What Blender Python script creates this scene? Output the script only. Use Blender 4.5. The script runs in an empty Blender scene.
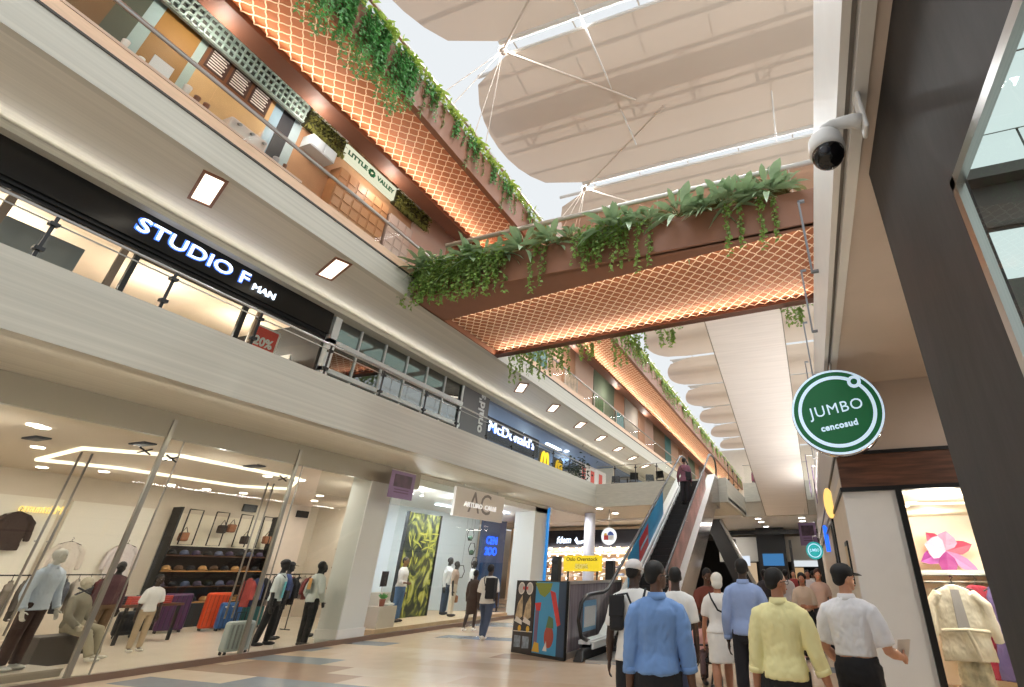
import bpy, bmesh, math, random
from mathutils import Vector, Matrix, noise
import numpy as np
C = bpy.context.scene
COL = C.collection
random.seed(7)
PI = math.pi
# ------------------------------------------------------------------ camera
YAW, PITCH, ROLL = -0.33208805530358987, 0.4634071740881612, 0.003490658503988659
FPX, CXP, CYP = 486.98074876, 626.98274483, 328.7996287
EYE = Vector((0, 0, 1.6))
def _axes():
    cy, sy, cp, sp = math.cos(YAW), math.sin(YAW), math.cos(PITCH), math.sin(PITCH)
    f = Vector((sy*cp, cy*cp, sp)); r0 = Vector((cy, -sy, 0)); u0 = r0.cross(f)
    cr, sr = math.cos(ROLL), math.sin(ROLL)
    return cr*r0 + sr*u0, -sr*r0 + cr*u0, f
RGT, UPV, FWD = _axes()
cam = bpy.data.objects.new('camera', bpy.data.cameras.new('camera'))
COL.objects.link(cam)
M = Matrix((RGT, UPV, -FWD)).transposed().to_4x4(); M.translation = EYE
cam.matrix_world = M
cam.data.sensor_width = 36; cam.data.sensor_fit = 'HORIZONTAL'
cam.data.lens = FPX/1024*36
cam.data.shift_x = (512-CXP)/1024
cam.data.shift_y = (CYP-343.5)/1024
cam.data.clip_start = .05; cam.data.clip_end = 300
C.camera = cam
# ------------------------------------------------------------------ world, sun, exposure
C.view_settings.view_transform = 'Standard'; C.view_settings.look = 'None'
C.view_settings.gamma = 1; C.view_settings.use_curve_mapping = False
C.view_settings.exposure = 0.5
w = bpy.data.worlds.new('sky'); C.world = w; w.use_nodes = True
bg = w.node_tree.nodes['Background']
bg.inputs[0].default_value = (.93, .97, 1, 1); bg.inputs[1].default_value = .64
sun = bpy.data.objects.new('sun', bpy.data.lights.new('sun', 'SUN')); COL.objects.link(sun)
sun.data.energy = 1.0; sun.data.angle = .02; sun.data.color = (1, .96, .9)
sun.rotation_euler = (math.radians(-14), math.radians(12), 0)
try:
    C.cycles.use_denoising = True
    C.cycles.max_bounces = 8; C.cycles.diffuse_bounces = 4; C.cycles.glossy_bounces = 3
    C.cycles.transparent_max_bounces = 16; C.cycles.sample_clamp_indirect = 6
    C.cycles.caustics_reflective = False; C.cycles.caustics_refractive = False
except Exception:
    pass
def area(name, loc, sx, sy, power, color=(1, 1, 1), direction=(0, 0, -1), spread=None, along=None):
    l = bpy.data.lights.new(name, 'AREA'); l.shape = 'RECTANGLE'; l.size = sx; l.size_y = sy
    l.energy = power; l.color = color
    if spread: l.spread = spread
    o = bpy.data.objects.new(name, l); COL.objects.link(o); o.location = loc
    d = Vector(direction).normalized()
    if along:
        z = -d; x = Vector(along).normalized(); y = z.cross(x).normalized(); x = y.cross(z)
        o.rotation_euler = Matrix((x, y, z)).transposed().to_euler()
    elif abs(d.z) > .95:      # width along X, height along Y
        o.rotation_euler = (0, 0, 0) if d.z < 0 else (PI, 0, 0)
    else:
        z = -d; x = Vector((0, 1, 0)) if abs(d.y) < .9 else Vector((1, 0, 0)); y = z.cross(x).normalized(); x = y.cross(z)
        o.rotation_euler = Matrix((x, y, z)).transposed().to_euler()
    return o
WARM = (1, .86, .68); NEUT = (1, .965, .91); COOL = (.85, .93, 1)
# roof skylight strips: daylight
SKY_Y = (1.5, 8.3, 15.05, 21.8, 28.6, 35.4, 42.2, 49.0, 55.8, 62.6, 69.4)
for y in SKY_Y[:-1]:
    area('skylight_daylight', (-1.5, y, 16.9), 12.0, .40, 640, (.92, .97, 1))
# LED lines of the coves and the patterned soffits, and added fills
area('cove_light', (-9.10, 10, 4.262), 23, .03, 290, NEUT, (-.12, 0, 1), along=(0, 1, 0))
area('cove_light', (-10.93, 15, 7.75), 35, .03, 50, NEUT, (1, 0, .3), along=(0, 1, 0))
area('cove_light', (-5.9, 21.70, 4.262), 5.6, .03, 65, NEUT, (0, .12, 1), along=(1, 0, 0))
area('beam_light', (-9.31, 34, 11.535), 72, .03, 430, (1, .82, .62), (1, 0, .28), along=(0, 1, 0))
area('bridge_light', (-3.9, 9.42, 7.995), 9.4, .03, 12, (1, .84, .66), (.11, .99, .28), along=(9.97, -1.11, 0))  # near-edge line added to even out the brightness of the lattice
BANG = Vector((9.86, -.57, 0)).normalized()
area('bridge_light', (-3.9, 12.17, 7.955), 9.6, .03, 68, (1, .84, .66), (BANG.y, -BANG.x, .28), along=BANG)
area('fascia_light', (.52, 17.5, 4.5), 12, .04, 115, NEUT, (-.75, 0, .66), along=(0, 1, 0))  # unseen fill added to brighten the walkway underside
# ceiling lamps of the shops and of the passage below the gallery
def globe(name, loc, power, color=(1, 1, 1), r=.09):
    l = bpy.data.lights.new(name, 'POINT'); l.energy = power; l.color = color; l.shadow_soft_size = r
    o = bpy.data.objects.new(name, l); COL.objects.link(o); o.location = loc
for y in (2.5, 6.5, 10.5, 14.5):
    for x in ((-13.2, -16.8) if y < 12 else (-17.5,)):
        area('shop_lamp', (x, y, 3.9), 1.6, .3, 42, NEUT); globe('shop_globe', (x, y+1.6, 3.3), 13, NEUT)
for y in (14.2, 17.2):
    area('shop_lamp', (-12.9, y, 3.9), 1.6, .3, 70, COOL)
globe('shop_globe', (-13.5, 20.2, 3.4), 40, COOL)
for y in (13.4, 15.4, 17.6):
    globe('shop_globe', (-11.75, y, 3.5), 34, (.95, .97, 1))
for x, y in ((-11, 23.5), (-6, 24.5), (-1.2, 30.5), (-5, 34.8), (-10, 28)):
    area('passage_lamp', (x, y, 4.12), 1.6, .4, 60, NEUT)
for y in (.5, 3, 5.5, 7.6):
    globe('upper_shop_globe', (-13.4, y, 6.9), 60, (1, .90, .80))
globe('upper_shop_globe', (-13.8, 11, 6.6), 12, COOL)
for y in (18, 22, 27):
    globe('upper_shop_globe', (-13.3, y, 6.9), 60, (.62, .80, 1))
for y in (1, 3, 5.2, 7.6, 15, 20, 26, 32):
    globe('cafe_globe', (-9.7, y, 11.2), 26, (1, .92, .82), .06)
for x, y in ((2.2, 9.4), (3.6, 10.6), (2.4, 12)):
    globe('shop_globe', (x, y, 2.45), 30, (1, .91, .80))
for x in (1.75, 2.9):
    globe('shop_globe', (x, 8.42, 2.45), 60, (1, .94, .86))
# spill of the shop fronts lining the near right (their own ceiling lamps)
area('shop_lamp', (4.2, 5.6, 4.1), 1.8, .4, 70, NEUT)
area('shop_lamp', (3.6, 1.0, 4.1), 1.8, .4, 25, NEUT)
# ------------------------------------------------------------------ pixel -> point on a known plane
def at(x, y, ax, v):
    d = (x-CXP)/FPX*RGT - (y-CYP)/FPX*UPV + FWD
    t = (v-EYE[ax])/d[ax]
    return EYE + d*t
# ------------------------------------------------------------------ materials
def lin(c):
    return tuple((v/12.92 if v <= .04045 else ((v+.055)/1.055)**2.4) for v in (c[0]/255, c[1]/255, c[2]/255)) + (1,)
MATS = {}
def mat(name, rgb, rough=.6, metal=0, spec=None, emit=None, es=0, vary=.0, scale=8, stretch=(1, 1, 1), bump=0, trans=0):
    if name in MATS: return MATS[name]
    m = bpy.data.materials.new(name); m.use_nodes = True; MATS[name] = m
    nt = m.node_tree; b = nt.nodes['Principled BSDF']
    c = lin(rgb)
    b.inputs['Base Color'].default_value = c
    b.inputs['Roughness'].default_value = rough; b.inputs['Metallic'].default_value = metal
    if spec is not None: b.inputs['Specular IOR Level'].default_value = spec
    if emit:
        b.inputs['Emission Color'].default_value = lin(emit); b.inputs['Emission Strength'].default_value = es
    if vary or bump:
        tc = nt.nodes.new('ShaderNodeTexCoord'); mp = nt.nodes.new('ShaderNodeMapping')
        mp.inputs['Scale'].default_value = stretch
        nz = nt.nodes.new('ShaderNodeTexNoise'); nz.inputs['Scale'].default_value = scale; nz.inputs['Detail'].default_value = 5
        nt.links.new(tc.outputs['Object'], mp.inputs[0]); nt.links.new(mp.outputs[0], nz.inputs['Vector'])
        if vary:
            rp = nt.nodes.new('ShaderNodeValToRGB'); e = rp.color_ramp.elements
            e[0].position = .3; e[1].position = .7
            e[0].color = tuple(max(0, v*(1-vary)) for v in c[:3])+(1,); e[1].color = tuple(min(1, v*(1+vary)) for v in c[:3])+(1,)
            nt.links.new(nz.outputs['Fac'], rp.inputs[0]); nt.links.new(rp.outputs[0], b.inputs['Base Color'])
        if bump:
            bp = nt.nodes.new('ShaderNodeBump'); bp.inputs['Strength'].default_value = bump; bp.inputs['Distance'].default_value = .02
            nt.links.new(nz.outputs['Fac'], bp.inputs['Height']); nt.links.new(bp.outputs[0], b.inputs['Normal'])
    if trans:
        tr = nt.nodes.new('ShaderNodeBsdfTranslucent'); tr.inputs[0].default_value = c
        mx = nt.nodes.new('ShaderNodeMixShader'); mx.inputs[0].default_value = trans
        out = nt.nodes['Material Output']
        nt.links.new(b.outputs[0], mx.inputs[1]); nt.links.new(tr.outputs[0], mx.inputs[2]); nt.links.new(mx.outputs[0], out.inputs[0])
    return m
def glow(name, rgb, s):
    return mat(name, (20, 20, 20), .5, emit=rgb, es=s)
def glass(name, tint=(235, 242, 240), refl=.06, rough=.0, k=.8):
    if name in MATS: return MATS[name]
    m = bpy.data.materials.new(name); m.use_nodes = True; MATS[name] = m
    nt = m.node_tree; nt.nodes.remove(nt.nodes['Principled BSDF'])
    t = nt.nodes.new('ShaderNodeBsdfTransparent'); t.inputs[0].default_value = lin(tint)
    g = nt.nodes.new('ShaderNodeBsdfGlossy'); g.inputs['Roughness'].default_value = rough
    fr = nt.nodes.new('ShaderNodeFresnel'); fr.inputs[0].default_value = 1.45
    ad = nt.nodes.new('ShaderNodeMath'); ad.operation = 'MULTIPLY_ADD'; ad.inputs[1].default_value = k; ad.inputs[2].default_value = refl-.03
    ad.use_clamp = True
    ge = nt.nodes.new('ShaderNodeNewGeometry'); bf = nt.nodes.new('ShaderNodeMath'); bf.operation = 'SUBTRACT'; bf.inputs[0].default_value = 1
    mu = nt.nodes.new('ShaderNodeMath'); mu.operation = 'MULTIPLY'
    nt.links.new(ge.outputs['Backfacing'], bf.inputs[1]); nt.links.new(bf.outputs[0], mu.inputs[1]); nt.links.new(ad.outputs[0], mu.inputs[0])
    mx = nt.nodes.new('ShaderNodeMixShader')
    nt.links.new(fr.outputs[0], ad.inputs[0]); nt.links.new(mu.outputs[0], mx.inputs[0])
    nt.links.new(t.outputs[0], mx.inputs[1]); nt.links.new(g.outputs[0], mx.inputs[2])
    nt.links.new(mx.outputs[0], nt.nodes['Material Output'].inputs[0])
    return m
def tile_floor():
    m = bpy.data.materials.new('stone_tiles'); m.use_nodes = True; nt = m.node_tree; b = nt.nodes['Principled BSDF']
    N = nt.nodes.new; L = nt.links.new
    tc = N('ShaderNodeTexCoord'); sp = N('ShaderNodeSeparateXYZ'); L(tc.outputs['Object'], sp.inputs[0])
    def mth(op, a, bb=None):
        n = N('ShaderNodeMath'); n.operation = op
        for i, v in enumerate((a, bb)):
            if v is None: continue
            if isinstance(v, (int, float)): n.inputs[i].default_value = v
            else: L(v, n.inputs[i])
        return n.outputs[0]
    row = mth('FLOOR', mth('DIVIDE', sp.outputs[1], .62))
    off = mth('MULTIPLY', mth('MODULO', row, 3), .83)
    cx = mth('DIVIDE', mth('ADD', sp.outputs[0], off), 2.5)
    colm = mth('FLOOR', cx)
    cb = N('ShaderNodeCombineXYZ'); L(colm, cb.inputs[0]); L(row, cb.inputs[1])
    wn = N('ShaderNodeTexWhiteNoise'); wn.noise_dimensions = '2D'; L(cb.outputs[0], wn.inputs['Vector'])
    rp = N('ShaderNodeValToRGB'); rp.color_ramp.interpolation = 'CONSTANT'; e = rp.color_ramp.elements
    e[0].color = lin((208, 186, 160)); e[1].position = .45; e[1].color = lin((202, 178, 150))
    for p, c in ((.66, (166, 138, 114)), (.76, (136, 142, 144)), (.86, (212, 192, 166))):
        k = e.new(p); k.color = lin(c)
    L(wn.outputs['Value'], rp.inputs[0])
    nz = N('ShaderNodeTexNoise'); nz.inputs['Scale'].default_value = 3; nz.inputs['Detail'].default_value = 6
    mx = N('ShaderNodeMix'); mx.data_type = 'RGBA'; mx.blend_type = 'MULTIPLY'; mx.inputs[0].default_value = .35
    r2 = N('ShaderNodeValToRGB'); r2.color_ramp.elements[0].color = (.6, .6, .6, 1); r2.color_ramp.elements[1].position = .65
    L(tc.outputs['Object'], nz.inputs['Vector']); L(nz.outputs['Fac'], r2.inputs[0])
    L(rp.outputs[0], mx.inputs[6]); L(r2.outputs[0], mx.inputs[7]); L(mx.outputs[2], b.inputs['Base Color'])
    b.inputs['Roughness'].default_value = .22
    return m
M_FAS = mat('greige_panel', (182, 178, 165), .55, vary=.10, scale=3.0, stretch=(1, .06, 7))
M_SOF = mat('greige_soffit', (198, 193, 180), .6, vary=.08, scale=3.0, stretch=(7, .06, 7))
M_RSOF = mat('beige_plaster', (204, 190, 178), .75, vary=.03, scale=2)
M_WHITE = mat('white_paint', (226, 224, 220), .5, vary=.02, scale=4)
M_CREAM = mat('cream_paint', (214, 202, 186), .7, vary=.03, scale=3)
M_DARKWALL = mat('dark_plaster', (41, 37, 36), .6, vary=.38, scale=1.8, stretch=(1, 2.2, .8), bump=.3)
M_BROWN = mat('brown_paint', (132, 88, 64), .6, vary=.04, scale=3)
M_DKBROWN = mat('dark_brown_paint', (104, 66, 48), .6)
M_BACK = mat('copper_backing', (186, 118, 78), .6, vary=.05, scale=2)
M_NET = mat('peach_lattice', (255, 230, 200), .5)
M_BLACK = mat('black_metal', (18, 18, 19), .4)
M_STEEL = mat('brushed_steel', (176, 174, 170), .28, 1)
M_ALU = mat('satin_aluminium', (196, 190, 182), .4, .6)
M_GLASS = glass('clear_glass', (250, 252, 250), k=.7, refl=.05)
M_GLASSD = glass('shopfront_glass', (245, 246, 242), .045, k=.4)
M_RAILG = glass('balustrade_glass', (251, 252, 250), .03, k=.08)
M_SAIL = mat('sail_fabric', (208, 192, 176), .8, trans=.42)
M_WOOD = mat('walnut_board', (92, 58, 40), .5, vary=.5, scale=2.2, stretch=(.9, 1, 9))
M_LTWOOD = mat('light_oak', (214, 178, 146), .5, vary=.08, scale=3, stretch=(8, 1, 8))
M_DARK = mat('dark_interior', (38, 37, 38), .6)
M_FLOOR = tile_floor()
# ------------------------------------------------------------------ mesh helpers
def origin(o):
    v = Vector((0, 0, 0))
    while o is not None: v = v + o.location; o = o.parent
    return v
class MB:
    def __init__(s): s.bm = bmesh.new()
    def face(s, pts):
        vs = [s.bm.verts.new(p) for p in pts]
        try: return s.bm.faces.new(vs)
        except ValueError: return None
    def box(s, x0, x1, y0, y1, z0, z1, T=None):
        P = [(x0, y0, z0), (x1, y0, z0), (x1, y1, z0), (x0, y1, z0), (x0, y0, z1), (x1, y0, z1), (x1, y1, z1), (x0, y1, z1)]
        P = [Vector(p) for p in P]
        if T is not None: P = [T @ p for p in P]
        v = [s.bm.verts.new(p) for p in P]
        for f in ((0, 3, 2, 1), (4, 5, 6, 7), (0, 1, 5, 4), (1, 2, 6, 5), (2, 3, 7, 6), (3, 0, 4, 7)):
            s.bm.faces.new([v[i] for i in f])
        return s
    def hexa(s, P):             # 4 bottom points then 4 top points
        v = [s.bm.verts.new(Vector(p)) for p in P]
        for f in ((0, 3, 2, 1), (4, 5, 6, 7), (0, 1, 5, 4), (1, 2, 6, 5), (2, 3, 7, 6), (3, 0, 4, 7)):
            s.bm.faces.new([v[i] for i in f])
        return s
    def loft(s, rings, cap=True):
        R = [[s.bm.verts.new(Vector(p)) for p in r] for r in rings]
        n = len(R[0])
        for a, b in zip(R, R[1:]):
            for i in range(n): s.bm.faces.new((a[i], a[(i+1) % n], b[(i+1) % n], b[i]))
        if cap:
            s.bm.faces.new(list(reversed(R[0]))); s.bm.faces.new(R[-1])
        return s
    def tube(s, pts, r, n=8, cap=True):
        pts = [Vector(p) for p in pts]
        rr = r if isinstance(r, (list, tuple)) else [r]*len(pts)
        rings = []; up = None
        for i, p in enumerate(pts):
            d = (pts[min(i+1, len(pts)-1)] - pts[max(i-1, 0)]).normalized()
            if up is None:
                up = Vector((0, 0, 1)) if abs(d.z) < .9 else Vector((1, 0, 0))
            a = d.cross(up).normalized(); up = a.cross(d).normalized()
            rings.append([p + (a*math.cos(2*PI*k/n) + up*math.sin(2*PI*k/n))*rr[i] for k in range(n)])
        return s.loft(rings, cap)
    def lathe(s, prof, c=(0, 0, 0), n=20, T=None):
        rings = []
        for r, z in prof:
            ring = [Vector((max(r, 1e-4)*math.cos(2*PI*k/n), max(r, 1e-4)*math.sin(2*PI*k/n), z)) for k in range(n)]
            rings.append([(T @ p if T is not None else p + Vector(c)) for p in ring])
        return s.loft(rings)
    def ell(s, c, r, nu=14, nv=9, T=None):
        c = Vector(c)
        rings = []
        for j in range(1, nv):
            t = PI*j/nv - PI/2
            ring = [Vector((r[0]*math.cos(t)*math.cos(2*PI*k/nu), r[1]*math.cos(t)*math.sin(2*PI*k/nu), r[2]*math.sin(t))) for k in range(nu)]
            rings.append([c + (T @ p if T is not None else p) for p in ring])
        return s.loft(rings)
    def prism(s, poly, f0, f1):     # poly: list of 2-d points, f0/f1: map a 2-d point to 3-d
        a = [s.bm.verts.new(Vector(f0(p))) for p in poly]; b = [s.bm.verts.new(Vector(f1(p))) for p in poly]
        n = len(poly)
        s.bm.faces.new(list(reversed(a))); s.bm.faces.new(b)
        for i in range(n): s.bm.faces.new((a[i], a[(i+1) % n], b[(i+1) % n], b[i]))
        return s
    def mesh(s, name, off=None):
        bmesh.ops.recalc_face_normals(s.bm, faces=s.bm.faces)
        me = bpy.data.meshes.new(name)
        if off is not None: bmesh.ops.translate(s.bm, verts=s.bm.verts, vec=-off)
        s.bm.to_mesh(me); s.bm.free()
        return me
    def build(s, name, m, parent=None, bevel=0, smooth=False):
        off = origin(parent) if parent is not None else None
        me = s.mesh(name, off)
        for k in (m if isinstance(m, (list, tuple)) else [m]): me.materials.append(k)
        return link(name, me, parent, bevel, smooth)
def link(name, me, parent=None, bevel=0, smooth=False):
    o = bpy.data.objects.new(name, me); COL.objects.link(o)
    if parent is not None: o.parent = parent
    if smooth:
        for p in me.polygons: p.use_smooth = True
    if bevel:
        b = o.modifiers.new('bevel', 'BEVEL'); b.width = bevel; b.segments = 2; b.limit_method = 'ANGLE'
    return o
def B(*a): return MB().box(*a)
def tag(o, label, cat, group=None, kind=None):
    o['label'] = label; o['category'] = cat
    if group: o['group'] = group
    if kind: o['kind'] = kind
    return o
def thing(name, label, cat, loc=(0, 0, 0), group=None, kind=None):
    o = bpy.data.objects.new(name, None); COL.objects.link(o); o.location = loc; o.empty_display_size = .1
    return tag(o, label, cat, group, kind)
def struct(name, mb, m, parent=None, bevel=0):
    o = mb.build(name, m, parent, bevel)
    if parent is None: o['kind'] = 'structure'
    return o
def dup(root, loc, rotz=None, label=None, scale=None):
    r = root.copy(); COL.objects.link(r); r.location = loc
    if rotz is not None: r.rotation_euler = (0, 0, rotz)
    if scale is not None: r.scale = (scale, scale, scale) if isinstance(scale, (int, float)) else scale
    if label: r['label'] = label
    for ch in list(root.children):
        c = ch.copy(); COL.objects.link(c); c.parent = r
        for g in list(ch.children):
            d = g.copy(); COL.objects.link(d); d.parent = c
    return r
def text(name, s, size, m, parent, P, right=(1, 0, 0), up=(0, 0, 1), extrude=.01, bold=0, align='CENTER', space=1, shear=0):
    cu = bpy.data.curves.new('t', 'FONT'); cu.body = s; cu.size = size; cu.extrude = extrude; cu.offset = bold
    cu.align_x = align; cu.align_y = 'CENTER'; cu.space_character = space; cu.resolution_u = 3; cu.shear = shear
    t = bpy.data.objects.new('t', cu); COL.objects.link(t)
    dg = bpy.context.evaluated_depsgraph_get(); dg.update()
    me = bpy.data.meshes.new_from_object(t.evaluated_get(dg))
    bpy.data.objects.remove(t); bpy.data.curves.remove(cu)
    r = Vector(right).normalized(); u = Vector(up).normalized(); n = r.cross(u)
    T = Matrix((r, u, n)).transposed().to_4x4(); T.translation = Vector(P) - (origin(parent) if parent else Vector((0, 0, 0)))
    me.transform(T); me.materials.clear(); me.materials.append(m)
    return link(name, me, parent)
ORD = ['first', 'second', 'third', 'fourth', 'fifth', 'sixth', 'seventh', 'eighth', 'ninth', 'tenth', 'eleventh', 'twelfth', 'thirteenth', 'fourteenth', 'fifteenth', 'sixteenth', 'seventeenth', 'eighteenth', 'nineteenth', 'twentieth', 'twenty-first', 'twenty-second', 'twenty-third', 'twenty-fourth', 'twenty-fifth', 'twenty-sixth', 'twenty-seventh', 'twenty-eighth', 'twenty-ninth', 'thirtieth', 'thirty-first', 'thirty-second', 'thirty-third', 'thirty-fourth', 'thirty-fifth', 'thirty-sixth', 'thirty-seventh', 'thirty-eighth']
# a flat net of zigzag strands between two edges: points fn(u, v), u along, v across
def net(fn, nu, nv, w=.011, t=.012):
    mb = MB(); q = 6
    for i in range(nu+1):
        s = .5 if i % 2 == 0 else -.5
        pts = [fn(max(0, min(1, (i + s*math.cos(2*PI*j/q))/nu)), min(1, j/(nv*q))) for j in range(nv*q+1)]
        for a, b in zip(pts, pts[1:]):
            a = Vector(a); b = Vector(b); d = b-a
            if d.length < 1e-4: continue
            d.normalize(); n = Vector((-d.y, d.x, 0))*w; up = Vector((0, 0, t))
            mb.hexa([a-n, b-n, b+n, a+n, a-n+up, b-n+up, b+n+up, a+n+up])
    return mb
# ================================================================== STRUCTURE
struct('floor', B(-21, 8, -3, 50, -.2, 0), M_FLOOR)
# upper gallery slab, storey two (left): soffit, fascia
struct('ceiling_1', B(-11.3, -9.03, -3, 21.6, 4.33, 4.45), M_SOF)
struct('trim_1', MB().box(-9.03, -8.88, -3, 21.62, 4.22, 5.2).box(-9.16, -9.03, -3, 21.47, 4.22, 4.245), M_FAS)
struct('trim_2', B(-20, -9.04, -3, 21.5, 4.5, 4.85), M_CREAM)           # floor of storey two
# far gallery across the hall
struct('trim_3', MB().box(-8.88, -2.95, 21.47, 21.62, 4.22, 5.2).box(-8.88, -2.95, 21.62, 21.76, 4.22, 4.245), M_FAS)
struct('ceiling_2', B(-11.3, -2.95, 21.62, 28, 4.33, 4.45), M_SOF)
struct('trim_4', B(-20, -3.11, 21.5, 70, 4.5, 4.85), M_CREAM)
struct('trim_5', B(-3.1, -2.95, 21.62, 28, 4.22, 5.2), M_FAS)
struct('trim_6', B(-2.95, .57, 28.0, 28.15, 4.97, 5.95), M_FAS)
struct('trim_7', MB().hexa([(-2.95, 28.35, 4.27), (.57, 28.35, 4.27), (.57, 28.5, 4.27), (-2.95, 28.5, 4.27),
                            (-2.95, 28.05, 4.97), (.57, 28.05, 4.97), (.57, 28.5, 4.97), (-2.95, 28.5, 4.97)]), M_SOF)
struct('ceiling_3', B(-20, .57, 28.5, 50, 4.27, 4.45), M_WHITE)
struct('ceiling_4', B(-20, -11.3, 21.6, 28, 4.27, 4.45), M_WHITE)
struct('trim_8', B(-2.95, .57, 28.2, 70, 5.1, 5.4), M_CREAM)
# storey three (left): soffit with inner lip, fascia
struct('ceiling_5', B(-11.02, -9.05, -3, 70, 7.93, 8.1), M_SOF)
struct('trim_9', MB().box(-11.25, -11.0, -3, 70, 7.71, 8.1).box(-11.0, -10.86, -3, 70, 7.71, 7.73), M_FAS)
struct('trim_10', B(-9.05, -8.9, -3, 70, 7.92, 8.52), M_FAS)
struct('trim_11', B(-8.98, -8.88, -3, 70, 8.52, 8.56), mat('dark_joint', (60, 54, 48), .6))
struct('trim_12', B(-9.02, -8.9, -3, 70, 8.56, 8.78), M_LTWOOD)
struct('trim_13', B(-16, -9.02, -3, 70, 8.2, 8.4), M_CREAM)
# storey four (left): hanging beam with patterned soffit
struct('trim_14', MB().box(-9.75, -9.38, -3, 70, 11.5, 12.6).box(-9.38, -9.24, -3, 70, 11.5, 11.52), M_DKBROWN)
struct('trim_15', B(-9.38, -7.6, -3, 70, 11.80, 11.9), M_BACK)
struct('trim_16', net(lambda u, v: (-9.36+1.74*v, -2+72*u, 11.73), 518, 5, .010), M_NET)
struct('trim_17', B(-7.62, -7.45, -3, 70, 11.57, 12.55), M_BROWN)
struct('trim_18', B(-11.5, -9.4, -3, 70, 12.6, 12.75), M_DKBROWN)
# end wall of the hall
struct('wall_far', B(-21, 8, 70, 70.3, 4.85, 17), M_CREAM)
struct('wall_passage', B(-21, 8, 49, 49.3, 0, 4.3), M_DARK)
# right side: fascia of storey two with stepped soffit
struct('trim_19', B(.57, .62, -3, 70, 4.3, 5.2), M_WHITE)
struct('trim_20', B(.62, .66, -3, 70, 4.36, 5.2), mat('grey_groove', (150, 145, 140), .7))
struct('trim_21', B(.66, .74, -3, 70, 4.27, 5.2), M_WHITE)
struct('ceiling_6', B(.74, 8, -3, 8.3, 4.29, 4.45), M_RSOF)
struct('ceiling_7', B(.74, 8, 8.3, 50, 4.29, 4.45), M_RSOF)
# near right: dark plastered wall with a framed window
struct('wall_right', MB().box(.82, .845, -3, 3.2, 3.09, 4.29).box(.82, .845, 1.93, 3.2, 0, 3.09).box(.82, .845, -3, 1.93, 0, .6).box(.845, 5, 3.05, 3.2, 0, 4.29), M_DARKWALL)
struct('wall_right_inner', B(5, 5.1, -3, 3.2, 0, 4.29), M_WHITE)
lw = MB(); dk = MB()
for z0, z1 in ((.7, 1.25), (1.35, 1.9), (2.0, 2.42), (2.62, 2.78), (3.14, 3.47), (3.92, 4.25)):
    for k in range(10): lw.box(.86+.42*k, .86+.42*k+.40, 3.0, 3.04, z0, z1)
struct('window_backlight_panels', lw, glow('backlit_white', (222, 236, 234), .75))  # added glowing panels stand for the bright grid mirrored in the window
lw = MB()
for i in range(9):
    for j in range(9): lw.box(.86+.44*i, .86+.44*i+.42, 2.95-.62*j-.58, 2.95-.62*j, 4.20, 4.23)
struct('ceiling_backlight_panels', lw, glow('backlit_white', (222, 236, 234), .75))  # added glowing grid overhead, same stand-in for the mirrored brightness
struct('ceiling_14', B(.95, 5, -3, 3.05, 4.235, 4.285), mat('dusky_panel', (96, 92, 88), .6))
struct('trim_36', MB().box(.95, 5, 1.5, 1.72, 4.12, 4.2).box(.95, 5, .4, .5, 4.14, 4.2), M_CREAM)
struct('trim_35', MB().box(.96, 5, 3.01, 3.05, .0, 4.28).box(.96, 5, 2.9, 3.0, 3.82, 3.9).box(.96, 5, 2.94, 3.0, 3.5, 3.54), mat('dusky_panel', (96, 92, 88), .6))
wn = struct('window_1', MB().box(.812, .822, -2.2, 1.93, .6, 3.09), glass('tinted_window_glass', (244, 248, 247), .04, k=.3))
fr = MB()
for a in ((-2.25, 1.97, 3.06, 3.11), (-2.25, 1.97, .56, .6)): fr.box(.795, .83, a[0], a[1], a[2], a[3])
fr.box(.795, .83, 1.92, 1.97, .56, 3.11)
struct('window_frame', fr, M_STEEL, wn)
# boutique at the right: facade across, corner at the fascia line
FY = 8.1
struct('wall_boutique_top', B(.6, 7, FY, FY+.15, 3.22, 4.29), M_RSOF)
struct('trim_22', B(.57, 7, FY-.03, FY+.12, 2.72, 3.18), M_WOOD)
hb = MB().box(.57, 7, FY-.05, FY+.12, 3.18, 3.23).box(.57, 7, FY-.05, FY+.12, 2.66, 2.72).box(1.26, 1.34, FY-.05, FY+.1, 0, 2.66)
struct('trim_23', hb, M_BLACK)
struct('wall_boutique_front', B(.57, 1.26, FY, FY+.15, 0, 2.66), M_WHITE)
struct('wall_boutique_side', B(.57, .7, FY+.15, 12.2, 0, 2.9), M_CREAM)
struct('trim_24', B(.57, .7, FY+.15, 70, 2.9, 4.3), mat('pale_grey_panel', (186, 182, 178), .5))
struct('window_2', B(1.34, 6, FY+.03, FY+.05, 0, 2.66), M_GLASS)
struct('wall_boutique_back', B(.7, 7, 13.0, 13.15, 0, 3.2), mat('warm_white_paint', (236, 224, 206), .7))
struct('wall_boutique_end', B(6.0, 6.15, FY+.1, 13, 0, 3.2), mat('warm_white_paint', (236, 224, 206), .7))
struct('ceiling_8', B(.6, 7, FY+.12, 13.1, 2.72, 3.2), mat('warm_white_ceiling', (240, 226, 204), .7))
struct('wall_right_back', B(7.9, 8, -3, 8.1, 0, 4.3), M_CREAM)
struct('trim_38', MB().box(.54, .57, FY-.05, 40, 3.18, 3.23).box(.54, .57, FY-.05, 40, 2.66, 2.72), M_BLACK)
# boutique row further along the passage (right)
struct('wall_row', B(.6, .75, 13.4, 70, 0, 2.9), M_CREAM)
struct('door_1', MB().box(.53, .6, 12.2, 12.4, 0, 2.7).box(.53, .6, 13.3, 13.5, 0, 2.7).box(.53, .6, 12.2, 13.5, 2.6, 2.75), M_BLACK)
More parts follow.
